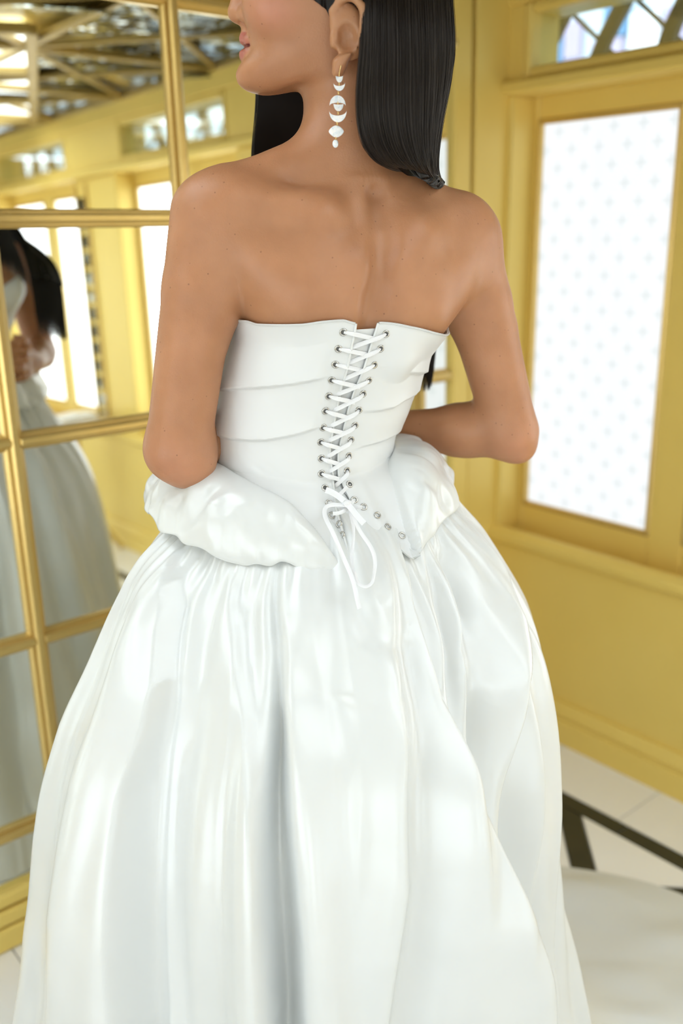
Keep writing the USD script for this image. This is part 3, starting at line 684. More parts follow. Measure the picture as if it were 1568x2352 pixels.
def drape(th, z):
    """overlapping folds of the draped bodice"""
    o = np.zeros_like(th)
    tw = np.angle(np.exp(1j * th))
    for l in FL:
        l = A_(l); zl = np.interp(tw, l[:, 0], l[:, 1]); on = np.clip((tw - l[0, 0] + .02) / .25, 0, 1) * np.clip((l[-1, 0] + .04 - tw) / .12, 0, 1)
        x = z - zl
        o = o + on * .0048 * np.where(x > 0, np.exp(-x / .024), np.exp(-(x / .0012) ** 2))
    cx = np.stack([th * 2.2, z * 40 + th * 2.5, th * 0], -1)
    return o + .0030 * (fbm(cx, 3, 4) - .5) * np.clip((1.0 - np.abs(z - .975)) , 0, 1) * np.exp(-((z - .965) / .045) ** 2) + .0012 * (noise(cx * .8, 9) - .5)
HR, HL = A_([[0.1449,0.097,0.9399],[0.2631,0.135,0.8939],[0.3636,0.16,0.8763],[0.4758,0.182,0.8525],[0.5391,0.184,0.8565],[0.6311,0.186,0.8679],[0.7543,0.19,0.8828],[0.8727,0.194,0.885],[1.0647,0.204,0.895],[1.309,0.202,0.902],[1.4835,0.209,0.914]]), A_([[-0.0094,0.166,0.8613],[-0.0394,0.172,0.8433],[-0.199,0.174,0.8539],[-0.3297,0.176,0.8606],[-0.4994,0.178,0.8692],[-0.6137,0.18,0.8682],[-0.7319,0.182,0.8641],[-0.8547,0.184,0.8665],[-0.9713,0.189,0.874],[-1.1204,0.197,0.8812],[-1.2432,0.202,0.8887],[-1.3963,0.209,0.892],[-1.5184,0.208,0.897],[-1.693,0.212,0.9]])
HT = np.vstack([HR, [[1.85, .204, .905], [2.3, .200, .885], [2.8, .192, .872], [3.2, .190, .868], [3.6, .196, .876], [4.05, .206, .892], [4.35, .210, .898]], (HL + [2 * np.pi, 0, 0])[::-1]])
hrho, hz = PchipInterpolator(HT[:, 0], HT[:, 1]), PchipInterpolator(HT[:, 0], HT[:, 2])
T0, T1 = HT[0, 0], HT[-1, 0]
WC = A_([-.047, 1.19])
SEAM = A_([[T0, 1.], [.47, 1.], [.55, .72], [.70, .36], [.92, .06], [1.2, 0], [3.1, 0], [4.9, 0], [5.35, .10], [5.75, .28], [6.03, .55], [6.2, .86], [T1, 1.]])
seam_t = PchipInterpolator(SEAM[:, 0], SEAM[:, 1])
def waist_z(th): return .956 - .010 * np.exp(-(np.angle(np.exp(1j * th)) / .6) ** 2)
def below_waist(th, t, puffed, off=0.):
    """the gown between the waist (t = 0) and the peplum's hem (t = 1; up to 1.5 rolled under)"""
    th = np.clip(th, T0, T1); zw = waist_z(th); p0 = clear_of_body(tpoint(th, zw, .0062 + drape(th, zw)), .005)
    dx, dy = p0[..., 0] - WC[0], p0[..., 1] - WC[1]; rw = np.hypot(dx, dy)
    ca, sa = np.sin(th), -np.cos(th)
    rh, zh = hrho(th), hz(th)
    L = np.hypot(rh - rw, zh - zw); lift = np.clip((L - .03) / .06, 0, 1)
    tt = np.clip(t, 0, 1); t0 = seam_t(th)
    rr = rw + (rh - rw) * tt ** 1.22 + off; zz = zw + (zh - zw) * tt
    tq = np.clip((tt - t0) / np.maximum(1 - t0, .05), 0, 1)
    if puffed:
        on = lift * (t0 < .995)
        side = np.clip((1 - t0) / .9, 0, 1)
        c3 = np.stack([np.cos(th) * 3.2, np.sin(th) * 3.2, tt * 1.3], -1); c4 = np.stack([np.cos(th) * 8, np.sin(th) * 8, tt * 2.5], -1)
        wr = fbm(c3, 3, 21) - .5; w2 = fbm(c4, 2, 33) - .5
        bump = np.sin(np.pi * tq ** .8) ** .8 * (1 - .15 * tq)
        cr = np.sin(th * 15 + 9 * wr + 3 * tq) * np.sin(np.pi * np.clip(tq * 1.1, 0, 1)) * (.4 + 1.6 * np.clip(w2 + .4, 0, 1))
        rr = rr + on * cr * .0024; zz = zz + on * cr * .0015
        rr = rr + on * (bump * (.010 + .014 * side) + wr * .020 * tq + w2 * .008 * tq ** 1.5)
        zz = zz + on * (bump * (.006 + .016 * side) + wr * .020 * tq + w2 * .007 * tq ** 2 + .0022 * np.sin(th * 23 + 8 * wr) * tq ** 5)
        ex = np.clip(t - 1, 0, 1); rr = rr - ex * .05 * on; zz = zz + (.004 * np.sin(ex * 5) - .0005 * (ex > 0)) * on
    u, v = rr * ca, rr * sa
    q = np.stack([WC[0] + u * RX[0] + v * FW[0], WC[1] + u * RX[1] + v * FW[1], zz], -1)
    w = np.exp(-(tt / .12) ** 2)[..., None]         # leaves the waist on the bodice's own line
    base = np.stack([p0[..., 0], p0[..., 1], zz], -1)
    return q * (1 - w) + base * w
nu, nv = 300, 96
U, Vv = np.meshgrid(np.linspace(0, 1, nu), np.linspace(0, 1, nv), indexing='ij')
def bodice_pts(off):
    th = U * 6.05 + .05
    for _ in range(3):
        zt = topz(np.clip(th, .018, 6.12)); z = waist_z(th) + (zt - waist_z(th)) * Vv
        a, b = gapr(z), 2 * np.pi + gapl(z); th = a + (b - a) * U
    edge = np.minimum(U, 1 - U) * 6.1
    o = off + drape(th, z) * np.clip(edge / .06, .25, 1)
    up = clear_of_body(tpoint(th, z, o), off * .8)
    th0 = T0 + (T1 - T0) * U[:, :1]; thw = th[:, :1]
    s = np.linspace(1, 0, 40)[None]
    tz = seam_t(np.clip(th0, T0, T1)) * s
    f = np.clip(1 - tz / .5, 0, 1); thm = thw * f + th0 * (1 - f)          # the gap closes towards the tips
    low = below_waist(thm, tz, False, .0022)
    k = np.clip(1 - np.arange(40)[::-1] / 14., 0, 1)[None, :, None]
    low = low + (up[:, :1] - low[:, -1:]) * k
    return np.concatenate([low[:, :-1], up], 1)
PB = bodice_pts(.0060); nv = PB.shape[1]
bod = obj('bodice', loc(sheet(PB, .0022)), 'satin_crepe', bride, smooth=50, label='draped white bodice, open at the back and laced')
mt, mz = np.meshgrid(np.linspace(-.34, .30, 30), np.linspace(.93, 1.1265, 60), indexing='ij')
obj('modesty_panel', loc(sheet(clear_of_body(tpoint(mt, mz, .0022 + .0006 * np.sin(mz * 160 + mt * 5)), .0016), .0010)), 'satin_crepe', bride, smooth=60)
for e in (0, -1):       # stitched, corded edges beside the gap
    obj('edge_cord', loc(tube(PB[e] + (PB[e] - PB[e - 1 if e else 1]) * .3, .0016, 8)), 'satin', bod, smooth=True)
obj('top_binding', loc(tube(PB[:, -1], .0015, 6)), 'satin', bod, smooth=True)
ring = trimesh.creation.torus(.0036, .00115, 20, 8)
def eyelet(p, n, parent):
    m = ring.copy(); m.apply_transform(trimesh.geometry.align_vectors([0, 0, 1], n)); m.apply_translation(np.asarray(p) + np.asarray(n) * .0004)
    obj('eyelet', loc(m), 'silver', parent, smooth=True)
kd = cKDTree(PB.reshape(-1, 3)); NBg = normals_of(grid(PB))
def on_bodice(th, z, off=0.):
    p = tpoint(th, z, .006); i = kd.query(p)[1]; n = NBg[i]
    q = PB.reshape(-1, 3)[i]; return p + n * ((q - p) @ n + off), n
EYL, EYR = [[-0.2447,1.125],[-0.2415,1.1056],[-0.2198,1.0872],[-0.2034,1.0682],[-0.1805,1.0489],[-0.1683,1.0308],[-0.1484,1.0102],[-0.1216,0.992],[-0.0792,0.9717],[-0.0747,0.9527],[-0.0433,0.9333]], [[0.1536,1.1199],[0.1506,1.1029],[0.1421,1.0841],[0.1526,1.0651],[0.1514,1.0485],[0.1621,1.0285],[0.1735,1.0094],[0.1988,0.9909],[0.2246,0.9705],[0.2063,0.9526],[0.2057,0.9324]]
hole = trimesh.creation.cylinder(.0027, .0006, sections=16)
for t, z in EYL + EYR:
    p, n = on_bodice(t, z); eyelet(p, n, bod)
    m = hole.copy(); m.apply_transform(trimesh.geometry.align_vectors([0, 0, 1], n)); m.apply_translation(p + n * .0003); obj('eyelet_hole', loc(m), 'eyelet_dark', bod, label='dark opening of an eyelet')

# peplum: one gathered flounce, open at the back, hem rolled under
thp, tp = np.meshgrid(np.linspace(T0, T1, 420), np.r_[np.linspace(0, 1, 60), np.linspace(1.02, 1.45, 8)], indexing='ij')
PP = below_waist(thp, np.maximum(tp, np.minimum(seam_t(np.clip(thp, T0, T1)) - .08, .97)), True)
pep = obj('peplum', loc(sheet(PP, .0012, flip=True)), 'satin', bride, smooth=60, label='gathered white satin peplum flaring from the waist')
for t, r, z in [[-0.0712,0.115,0.9201],[-0.0522,0.125,0.9098],[-0.0427,0.135,0.8986],[-0.0429,0.145,0.8874],[-0.0754,0.155,0.8744]] + [[0.2378,0.112,0.9183],[0.2871,0.122,0.9107],[0.3598,0.138,0.9016],[0.417,0.152,0.8914],[0.4793,0.165,0.8778]]:
    u, v = r * math.sin(t), -r * math.cos(t); q = A_([WC[0] + u * RX[0] + v * FW[0], WC[1] + u * RX[1] + v * FW[1], z])
    i = kd.query(q)[1]; n = NBg[i]; n = n if n @ (A_([0, -1, .3])) > 0 else -n
    eyelet(PB.reshape(-1, 3)[i] + n * .0004, n, bod)

# lacing: ribbons crossing the gap, bow and hanging ends
def lace(path, w, twist=None, n=24, fc=None, name='lace_ribbon'):
    p = A_(path)
    if fc is None: fc = A_([.05, -1., .28])
    obj(name, loc(ribbon(p, w, fc, .0005, n, twist)), 'ribbon_satin', bride, smooth=50)
for i in range(len(EYL)):
    (tl_, zl), (tr_, zr) = EYL[i], EYR[i]
    n2 = EYL[i + 1][1] if i + 1 < len(EYL) else zl - .022
    if i < len(EYL) - 1:
        ze = zl * .38 + n2 * .62 + .001; te = gapr(ze) + .03
        pts = [on_bodice(tl_ + .004, zl, .0006)[0]] + [tpoint(tl_ + (te - tl_) * f, zl + (ze - zl) * f, o) for f, o in ((.22, .0115), (.55, .0095), (.85, .0085), (1., .0065))]
        lace(pts, np.r_[np.linspace(.0026, .0050, 7), np.full(17, .0050)])
    n3 = EYR[i + 1][1] if i + 1 < len(EYR) else zr - .02
    ze = zr * .10 + n3 * .90; te = gapl(ze) - .03
    pts = [on_bodice(tr_ - .004, zr, .0006)[0]] + [tpoint(tr_ + (te - tr_) * f, zr + (ze - zr) * f, o) for f, o in ((.18, .0120), (.5, .0105), (.85, .0080), (1., .0045))]
    lace(pts, np.r_[np.linspace(.0026, .0048, 7), np.full(17, .0048)])
# skirt: full satin skirt with deep folds
SK = A_([[0.955,-0.047,1.19,0.112,0.088],[0.93,-0.045,1.19,0.13,0.098],[0.905,-0.038,1.19,0.165,0.118],[0.881,-0.03,1.185,0.19,0.136],[0.826,-0.033,1.175,0.232,0.172],[0.734,-0.034,1.165,0.286,0.242],[0.637,-0.047,1.16,0.32,0.292],[0.525,-0.058,1.155,0.342,0.325],[0.378,-0.066,1.15,0.362,0.352],[0.282,-0.07,1.15,0.376,0.37],[0.109,-0.074,1.15,0.412,0.405],[0.0,-0.075,1.15,0.44,0.435]] + [[-DZ - .01, -.075, 1.15, .472, .468]])[::-1]
SQ = [PchipInterpolator(SK[:, 0], SK[:, i]) for i in range(1, 5)]
FOLD = {"panel":[[-1.329,0.874],[-1.128,0.839],[-1.056,0.811],[-0.963,0.751],[-0.95,0.696],[-0.954,0.643],[-0.918,0.551],[-0.893,0.479],[-0.856,0.385]],"b":[[-0.798,0.859],[-0.701,0.819],[-0.629,0.772],[-0.569,0.727],[-0.504,0.662],[-0.463,0.577],[-0.429,0.418]],"c":[[-0.517,0.861],[-0.469,0.781],[-0.472,0.728],[-0.463,0.663],[-0.448,0.577],[-0.418,0.486],[-0.4,0.418]],"d":[[-0.446,0.861],[-0.41,0.8],[-0.399,0.736],[-0.361,0.662],[-0.323,0.577],[-0.299,0.509],[-0.288,0.417]],"e":[[0.134,0.873],[0.051,0.811],[-0.017,0.75],[-0.027,0.669],[-0.017,0.563],[-0.047,0.481],[-0.067,0.404]],"diag":[[0.274,0.878],[0.196,0.815],[0.166,0.734],[0.22,0.67],[0.278,0.61],[0.336,0.536],[0.397,0.458],[0.46,0.368],[0.493,0.308]],"g":[[0.448,0.859],[0.385,0.806],[0.345,0.774],[0.257,0.72],[0.225,0.669]],"h":[[0.609,0.867],[0.539,0.812],[0.428,0.751],[0.361,0.667],[0.345,0.598]],"i":[[1.15,0.876],[0.972,0.817],[0.819,0.765],[0.634,0.706],[0.567,0.645],[0.5,0.577],[0.438,0.499]],"j":[[-1.116,0.862],[-0.909,0.815],[-0.814,0.737],[-0.768,0.654],[-0.736,0.566],[-0.703,0.403]],"k":[[-0.322,0.788],[-0.285,0.753],[-0.228,0.741]],"l":[[-0.21,0.842],[-0.112,0.8],[-0.026,0.781]],"m":[[-1.821,0.771],[-1.394,0.738],[-1.272,0.684],[-1.207,0.617]]}
ns, nz = 1300, 250
TH, ZS = np.meshgrid(np.linspace(-np.pi, np.pi, ns), np.r_[np.linspace(.953, .84, 40), np.linspace(.836, .003 - DZ, nz - 40)], indexing='ij')
scx, scy, sa_, sb_ = (q(ZS) for q in SQ)
Rm = (sa_ + sb_) / 2
grow = np.clip((.94 - ZS) / .45, 0, 1)
def fold_x(name):
    l = A_(FOLD[name]); o = np.argsort(l[:, 1]); q = np.interp(ZS, l[o, 1], l[o, 0])
    return (np.angle(np.exp(1j * (TH - q)))) * Rm, ss(l[:, 1].max() + .03, l[:, 1].max() - .05, ZS), l[:, 1].min()
def ridge(name, A, wl, wr, val=0, vo=.02, vw=.015, tail=.10, g0=.45, spread=.6):
    x, fade, zmin = fold_x(name); s = (g0 + (1 - g0) * grow) * fade
    end = 1 if zmin < .45 else ss(zmin - tail, zmin + .02, ZS)
    w = 1 + spread * grow
    d = A * np.exp(-(x / (np.where(x < 0, wl, wr) * w)) ** 2)
    if val: d = d - val * np.exp(-((x - vo * w) / (vw * w)) ** 2)
    return 1.6 * d * s * end
disp = np.zeros_like(TH)
disp += ridge('panel', .034, .085, .007, .022, .040, .034, g0=.45, spread=.5)
disp += ridge('b', .014, .038, .007, .010, .020, .016)
disp += ridge('c', .011, .022, .005, .010, .009, .006)
disp += ridge('d', .016, .006, .030, .008, -.010, .008)
disp += ridge('e', .013, .034, .006, .011, .018, .018)
disp += ridge('diag', .040, .085, .007, .028, .044, .042, g0=.35, spread=.4)
disp += ridge('g', .013, .012, .006, .011, .015, .010, tail=.2)
disp += ridge('h', .014, .016, .006, .012, .015, .011, tail=.2)
disp += ridge('i', .020, .026, .007, .016, .024, .018, tail=.25)
disp += ridge('j', .010, .014, .022, .006, -.024, .014)
disp += ridge('k', -.012, .022, .022, tail=.05) + ridge('l', .007, .02, .012, .006, .018, .012, tail=.1)
def pleat(th0, th1, z0, z1, A, w, side):
    q = np.interp(ZS, [z1, z0], [th1, th0]); x = np.angle(np.exp(1j * (TH - q))) * Rm * side
    fade = ss(z0 + .01, z0 - .04, ZS) * ss(z1 - .02, z1 + .14, ZS) if z1 > -.2 else ss(z0 + .01, z0 - .04, ZS)
    xs = np.sqrt(x * x + .004 ** 2)
    return A * np.where(x < 0, np.exp(-xs / (w * (1 + .8 * grow))), np.exp(-(xs - .004) / .011 - .004 / (w * (1 + .8 * grow))) - .45 * (np.exp(-((x - .022) / .014) ** 2) - np.exp(-(.022 / .014) ** 2) * np.exp(-x / .005))) * fade * (.35 + .65 * grow)
for t0_, t1_, z0_, z1_, A__, w_, sd in ((-.93, -.60, .86, .02, .010, .040, 1), (-.66, -.55, .86, .40, .008, .025, 1), (-.58, -.40, .86, .10, .009, .030, -1),
        (-.30, -.20, .85, .62, .008, .022, -1), (-.16, -.14, .85, .50, .008, .030, 1), (.02, -.03, .86, .60, .008, .025, 1), (.36, .28, .87, .55, .010, .022, 1), (.52, .38, .87, .50, .010, .024, 1), (.70, .50, .87, .30, .011, .028, -1), (.84, .62, .87, .20, .012, .030, 1), (1.02, .80, .87, .10, .012, .035, 1), (1.25, 1.02, .87, .0, .012, .040, -1)):
    disp += 1.25 * pleat(t0_, t1_, z0_, z1_, A__, w_, sd)
back = np.exp(-((np.abs(TH) / 1.25) ** 6))              # folds above belong to the back; the rest gets soft even folds
ph = 1.3 * (fbm(np.stack([np.cos(TH) * 1.4, np.sin(TH) * 1.4, ZS * 1.2], -1), 3, 5) - .5)
disp += (1 - .62 * back) * (.013 * np.sin(15 * TH + 5 * ph) + .007 * np.sin(27 * TH + 1 + 7 * ph)) * (.25 + .75 * grow)
disp += .003 * np.sin(60 * TH + 9 * ph) * np.clip((ZS - .78) / .12, 0, 1)      # gathers at the waist
nz3 = np.stack([np.cos(TH) * Rm * 9, np.sin(TH) * Rm * 9, ZS * 4.5], -1)
disp += (.012 - .007 * back) * (fbm(nz3, 3, 12) - .5) * grow
disp *= np.clip((.953 - ZS) / .05, .1, 1)
hemf = np.clip((.14 - DZ - ZS) / .14, 0, 1) ** 2
u, v = (sa_ + disp + hemf * .04) * np.sin(TH), -(sb_ + disp + hemf * .04) * np.cos(TH)
PS = np.stack([scx + u * RX[0] + v * FW[0], scy + u * RX[1] + v * FW[1], ZS], -1)
PS[-1] = PS[0]
obj('skirt', loc(grid(PS[:, ::-1])), 'satin', bride, smooth=True, label='full white satin skirt falling in deep folds')

FRONT = cKDTree(np.vstack([PS.reshape(-1, 3), PB.reshape(-1, 3), PP.reshape(-1, 3)])[:, [0, 2]]); FY = np.r_[PS.reshape(-1, 3)[:, 1], PB.reshape(-1, 3)[:, 1], PP.reshape(-1, 3)[:, 1]]
def in_front(path, off, n=40):
    """lay a hanging ribbon on whatever cloth is under it"""
    p = spline(path, n)
    for q in p:
        i = FRONT.query_ball_point([q[0], q[2]], .007)
        if i: q[1] = min(q[1], FY[i].min() - off)
    p[2:-2, 1] = np.minimum(p[2:-2, 1], (p[:-4, 1] + p[1:-3, 1] + p[3:-1, 1] + p[4:, 1]) / 4)
    return p[::2] if n > 30 else p
lace(in_front([[-0.0184,1.0765,0.9377],[-0.0121,1.0742,0.9358],[-0.0029,1.0688,0.9313],[0.0065,1.0608,0.9249],[0.0142,1.0495,0.9185],[0.0217,1.0368,0.9124],[0.0274,1.0284,0.9085]], .006), .0070, name='bow_tail')
for k in [[[-0.0153,1.0691,0.9231],[-0.0078,1.0675,0.9218],[0.0017,1.0628,0.9189],[0.0089,1.0649,0.9198]],[[-0.0103,1.0539,0.9148],[-0.0016,1.0554,0.9154],[0.0073,1.0639,0.9193]],[[0.0147,1.0725,0.9253],[0.0122,1.0691,0.9227],[0.0097,1.0656,0.9201]],[[0.0248,1.0639,0.919],[0.0177,1.0643,0.9193],[0.0105,1.0652,0.9199]],[[0.0078,1.086,0.9389],[0.0021,1.0829,0.9339],[-0.0037,1.0775,0.9297]]]: lace(k, .0042)
lace(in_front([[0.0097,1.066,0.9203],[0.0113,1.0512,0.9131],[0.014,1.03,0.9033],[0.013,1.014,0.8907],[0.0107,0.998,0.8785],[0.0118,0.986,0.8684],[0.0141,0.9767,0.8607]], .002), .0040, [0, .5, .9, .3, .1], 40, name='bow_tail')
lace(in_front([[0.0105,1.0609,0.9209],[0.0155,1.0387,0.9103],[0.0242,1.0187,0.8987],[0.033,1.0056,0.8884],[0.0372,0.9913,0.8773],[0.0355,0.9767,0.8651],[0.0296,0.9663,0.8568],[0.0224,0.9654,0.8561],[0.0169,0.9693,0.8595],[0.0125,0.982,0.8699]], .0035), .0043, [0, .3, .2, -.1, .2, .9, .7, .2], 60, name='bow_loop')
lace(in_front([[0.0089,1.0586,0.9222],[-0.0062,1.0605,0.9238],[-0.017,1.059,0.9228],[-0.0201,1.0495,0.9183],[-0.0142,1.0272,0.9079],[-0.0051,1.007,0.8934],[0.0036,0.987,0.8778],[0.0107,0.971,0.8645],[0.015,0.9546,0.8503],[0.0194,0.939,0.8361]], .005), .0048, [.9, .3, -.2, .1, .4, 0, 0, .1], 60, name='bow_tail')
kn = trimesh.creation.icosphere(3, 1.0); kn.vertices *= [.0052, .0040, .0040]; kn.vertices += .0006 * np.sin(kn.vertices[:, [1]] * 2400); kn.apply_translation([[-0.0184,1.0765,0.9377],[-0.0121,1.0742,0.9358],[-0.0029,1.0688,0.9313],[0.0065,1.0608,0.9249],[0.0142,1.0495,0.9185],[0.0217,1.0368,0.9124],[0.0274,1.0284,0.9085]][3]); obj('bow_knot', loc(kn), 'ribbon_satin', bride, smooth=True)

# train spread over the floor on the right
TB = A_([[-70, .55], [-55, .72], [-40, .87], [-15, 1.0], [10, .98], [31, .89], [46, .77], [60, .66], [72, .58]])
ph_, tt_ = np.meshgrid(np.radians(np.linspace(-70, 72, 240)), np.linspace(0, 1, 90), indexing='ij')
Rb_ = PchipInterpolator(np.radians(TB[:, 0]), TB[:, 1])(ph_); R0 = .385
rt = R0 + (Rb_ - R0) * tt_
fx = np.stack([rt * np.cos(ph_) * 3.5, rt * np.sin(ph_) * 9, rt * 0], -1)
zt_ = .008 + .17 * np.exp(-((rt - R0) / .085) ** 1.3) * np.clip((1.25 - np.abs(ph_)) / .5, .2, 1) + .030 * np.clip(fbm(fx, 2, 40) - .36, 0, 1) * np.clip((1 - tt_) * 6, .15, 1) + .007 * np.sin(np.pi * tt_) * (1 + np.sin(ph_ * 11 + rt * 7))
PT = np.stack([-.07 + rt * np.cos(ph_), 1.15 + rt * np.sin(ph_), zt_ - DZ], -1)
obj('train', loc(sheet(PT[:, ::-1], .0015)), 'satin', bride, smooth=60, label='satin train lying on the tiles')

# --- hair: long, straight, almost black
HA, HB = A_([[[0.0334,1.125,1.5046],[0.0311,1.108,1.4616],[0.0288,1.103,1.42],[0.0244,1.1,1.3721],[0.0261,1.1,1.3478],[0.0346,1.103,1.3211],[0.0559,1.115,1.3047],[0.086,1.155,1.3015],[0.1061,1.21,1.3034],[0.1003,1.27,1.2911],[0.0758,1.335,1.1944],[0.0518,1.355,1.0724],[0.0453,1.36,1.0211]],[[0.0537,1.11,1.5027],[0.0524,1.085,1.4566],[0.0519,1.075,1.415],[0.0507,1.073,1.3683],[0.0537,1.078,1.3386],[0.0643,1.09,1.3142],[0.0858,1.12,1.3009],[0.1047,1.165,1.2999],[0.1146,1.215,1.3031],[0.1108,1.275,1.2885],[0.0916,1.345,1.1939],[0.0776,1.365,1.0708],[0.0714,1.37,1.0191]],[[0.0822,1.12,1.5047],[0.0815,1.095,1.4582],[0.0824,1.085,1.4162],[0.0827,1.085,1.3694],[0.0847,1.09,1.3349],[0.0919,1.105,1.3099],[0.1046,1.135,1.2958],[0.1171,1.185,1.2934],[0.1216,1.225,1.2933],[0.1168,1.275,1.2615],[0.1107,1.355,1.1933],[0.1037,1.375,1.0691],[0.0979,1.38,1.0106]],[[0.1132,1.15,1.5115],[0.1132,1.13,1.4649],[0.1142,1.12,1.4216],[0.112,1.12,1.3733],[0.1091,1.125,1.3377],[0.1099,1.14,1.3121],[0.1151,1.165,1.2944],[0.124,1.2,1.2896],[0.1281,1.235,1.2896],[0.127,1.285,1.2561],[0.1297,1.36,1.1928],[0.1285,1.38,1.0681],[0.1245,1.385,1.0028]],[[0.1362,1.21,1.5257],[0.1363,1.19,1.4768],[0.1378,1.185,1.4414],[0.1325,1.185,1.3999],[0.1255,1.19,1.3627],[0.1213,1.195,1.3314],[0.1221,1.21,1.3082],[0.1287,1.23,1.2924],[0.1314,1.25,1.2892],[0.1326,1.295,1.2534],[0.1394,1.365,1.1925],[0.1404,1.385,1.0801],[0.1347,1.39,1.0084]]]), A_([[[-0.0798,1.26,1.5339],[-0.0905,1.29,1.4829],[-0.0981,1.3,1.4246],[-0.1039,1.31,1.374],[-0.1101,1.325,1.3259],[-0.1064,1.332,1.2887],[-0.0919,1.338,1.2433],[-0.0817,1.34,1.1967]],[[-0.0601,1.265,1.5348],[-0.0744,1.295,1.4837],[-0.0817,1.305,1.425],[-0.0854,1.315,1.3742],[-0.0894,1.33,1.326],[-0.0842,1.336,1.2885],[-0.0653,1.341,1.2371],[-0.0519,1.346,1.1843]],[[-0.0391,1.27,1.5357],[-0.0555,1.3,1.4843],[-0.0634,1.31,1.4255],[-0.0657,1.32,1.3744],[-0.0681,1.335,1.326],[-0.0577,1.34,1.2882],[-0.0324,1.345,1.2308],[-0.0126,1.35,1.1656]],[[-0.0127,1.275,1.5365],[-0.0336,1.305,1.485],[-0.0383,1.315,1.4258],[-0.0383,1.325,1.3745],[-0.0387,1.335,1.3255],[-0.0221,1.342,1.2878],[0.0158,1.349,1.2184],[0.0459,1.356,1.1341]]])
def hair_surface(G, nu, nv):
    g = np.stack([spline(k, nv) for k in G]); s = np.linspace(0, 1, len(G))
    return CubicSpline(s, g, axis=0)(np.linspace(0, 1, nu))
def cap(na, nt, off):
    a, t = np.meshgrid(np.linspace(-np.pi, np.pi, na), np.linspace(0, 1, nt), indexing='ij')
    ad = np.degrees(np.abs(a))
    lo = np.interp(ad, [0, 40, 55, 66, 76, 86, 96, 110, 130, 180], [1.596, 1.590, 1.565, 1.515, 1.482, 1.474, 1.466, 1.430, 1.405, 1.40])
    z = lo + (1.6198 - lo) * np.sin(t * np.pi / 2)
    A, W, B = pf(z), wd(z), bk(z)
    c, s = np.cos(a), np.sin(a); l = np.where(c > 0, A - F1, B)
    r = 1 / (np.abs(c / l) ** 2.15 + np.abs(s / W) ** 2.15) ** (1 / 2.15)
    o = off * np.clip(t * 6, .12, 1) + .0012 * np.sin(a * 70)
    return np.stack([HC[0] - F1 - (r + o) * c, HC[1] - (r + o) * s, z + o * np.clip((z - 1.56) / .06, 0, 1)], -1)
ax0 = A_([.030, 1.190, 0])
def from_crown(G):
    """start each guide at the crown and bring it down over the back of the head"""
    out = []
    for g in G:
        d = (g[0] - ax0) * [1, 1, 0]
        out.append(np.vstack([ax0 + d * .12 + [0, 0, 1.6365], ax0 + d * .50 + [0, 0, 1.628], ax0 + d * .82 + [0, 0, 1.597], ax0 + d * .98 + [0, 0, 1.560], g]))
    return A_(out)
HA = from_crown(HA)
SA, SB = hair_surface(HA, 130, 120), hair_surface(HB, 60, 90)
w_ = rng.normal(0, 1, 130); SA += (A_([.3, -1, 0]) * (.0010 * np.interp(np.arange(130), np.arange(130), w_)[:, None, None])) * np.linspace(.2, 1, 120)[None, :, None]
hm = cat_([sheet(SA[:, :101][:, ::-1], .007), sheet(SB[:, :74], .008), grid(cap(180, 40, .012)[:, ::-1])])
hair = obj('hair', loc(hm), 'hair_dark', bride, smooth=60, label='long straight dark brown hair')
def strands(S, n, name, jit, w, n_out=36, thin=.0):
    k = S.shape[1]; Pn = np.linspace(0, k - 1, n_out); pts = []
    uu = rng.uniform(0, S.shape[0] - 1.001, n); cnt = []
    for q in uu:
        i = int(q); f = q - i; c = S[i] * (1 - f) + S[i + 1] * f
        L = k - 1 - (rng.exponential(thin) * k if thin else 0); L = max(L, k * .5)
        c = np.stack([np.interp(np.linspace(0, L, n_out), np.arange(k), c[:, a]) for a in range(3)], 1)
        d = A_([rng.normal(0, 1), rng.normal(-1.0, .8), rng.normal(0, .3)]) * jit; r = np.linspace(0, 1, n_out)[:, None]
        c = c + d * (.35 + .65 * r) + A_([rng.normal(0, .0012), 0, 0]) * np.sin(r * rng.uniform(3, 8) + rng.uniform(0, 6))
        pts.append(c); cnt.append(n_out)
    P3 = np.vstack(pts) - [BX, BY, -DZ]
    b = UsdGeom.BasisCurves.Define(stage, str(hair.GetPath()) + '/' + name)
    b.CreateTypeAttr('linear'); b.CreatePointsAttr(Vt.Vec3fArray.FromNumpy(P3.astype(np.float32))); b.CreateCurveVertexCountsAttr(Vt.IntArray(cnt))
    b.CreateWidthsAttr(Vt.FloatArray.FromNumpy(np.tile(np.r_[np.full(n_out - 6, w), np.linspace(w, w * .3, 6)], n).astype(np.float32))); b.SetWidthsInterpolation('vertex')
    UsdShade.MaterialBindingAPI.Apply(b.GetPrim()).Bind(LOOK['hair_brown']); props(b, kind='stuff')
strands(SA, 3000, 'back_strands', .0016, .00055, thin=.06)
strands(SB, 1300, 'front_strands', .0026, .00055, thin=.07)

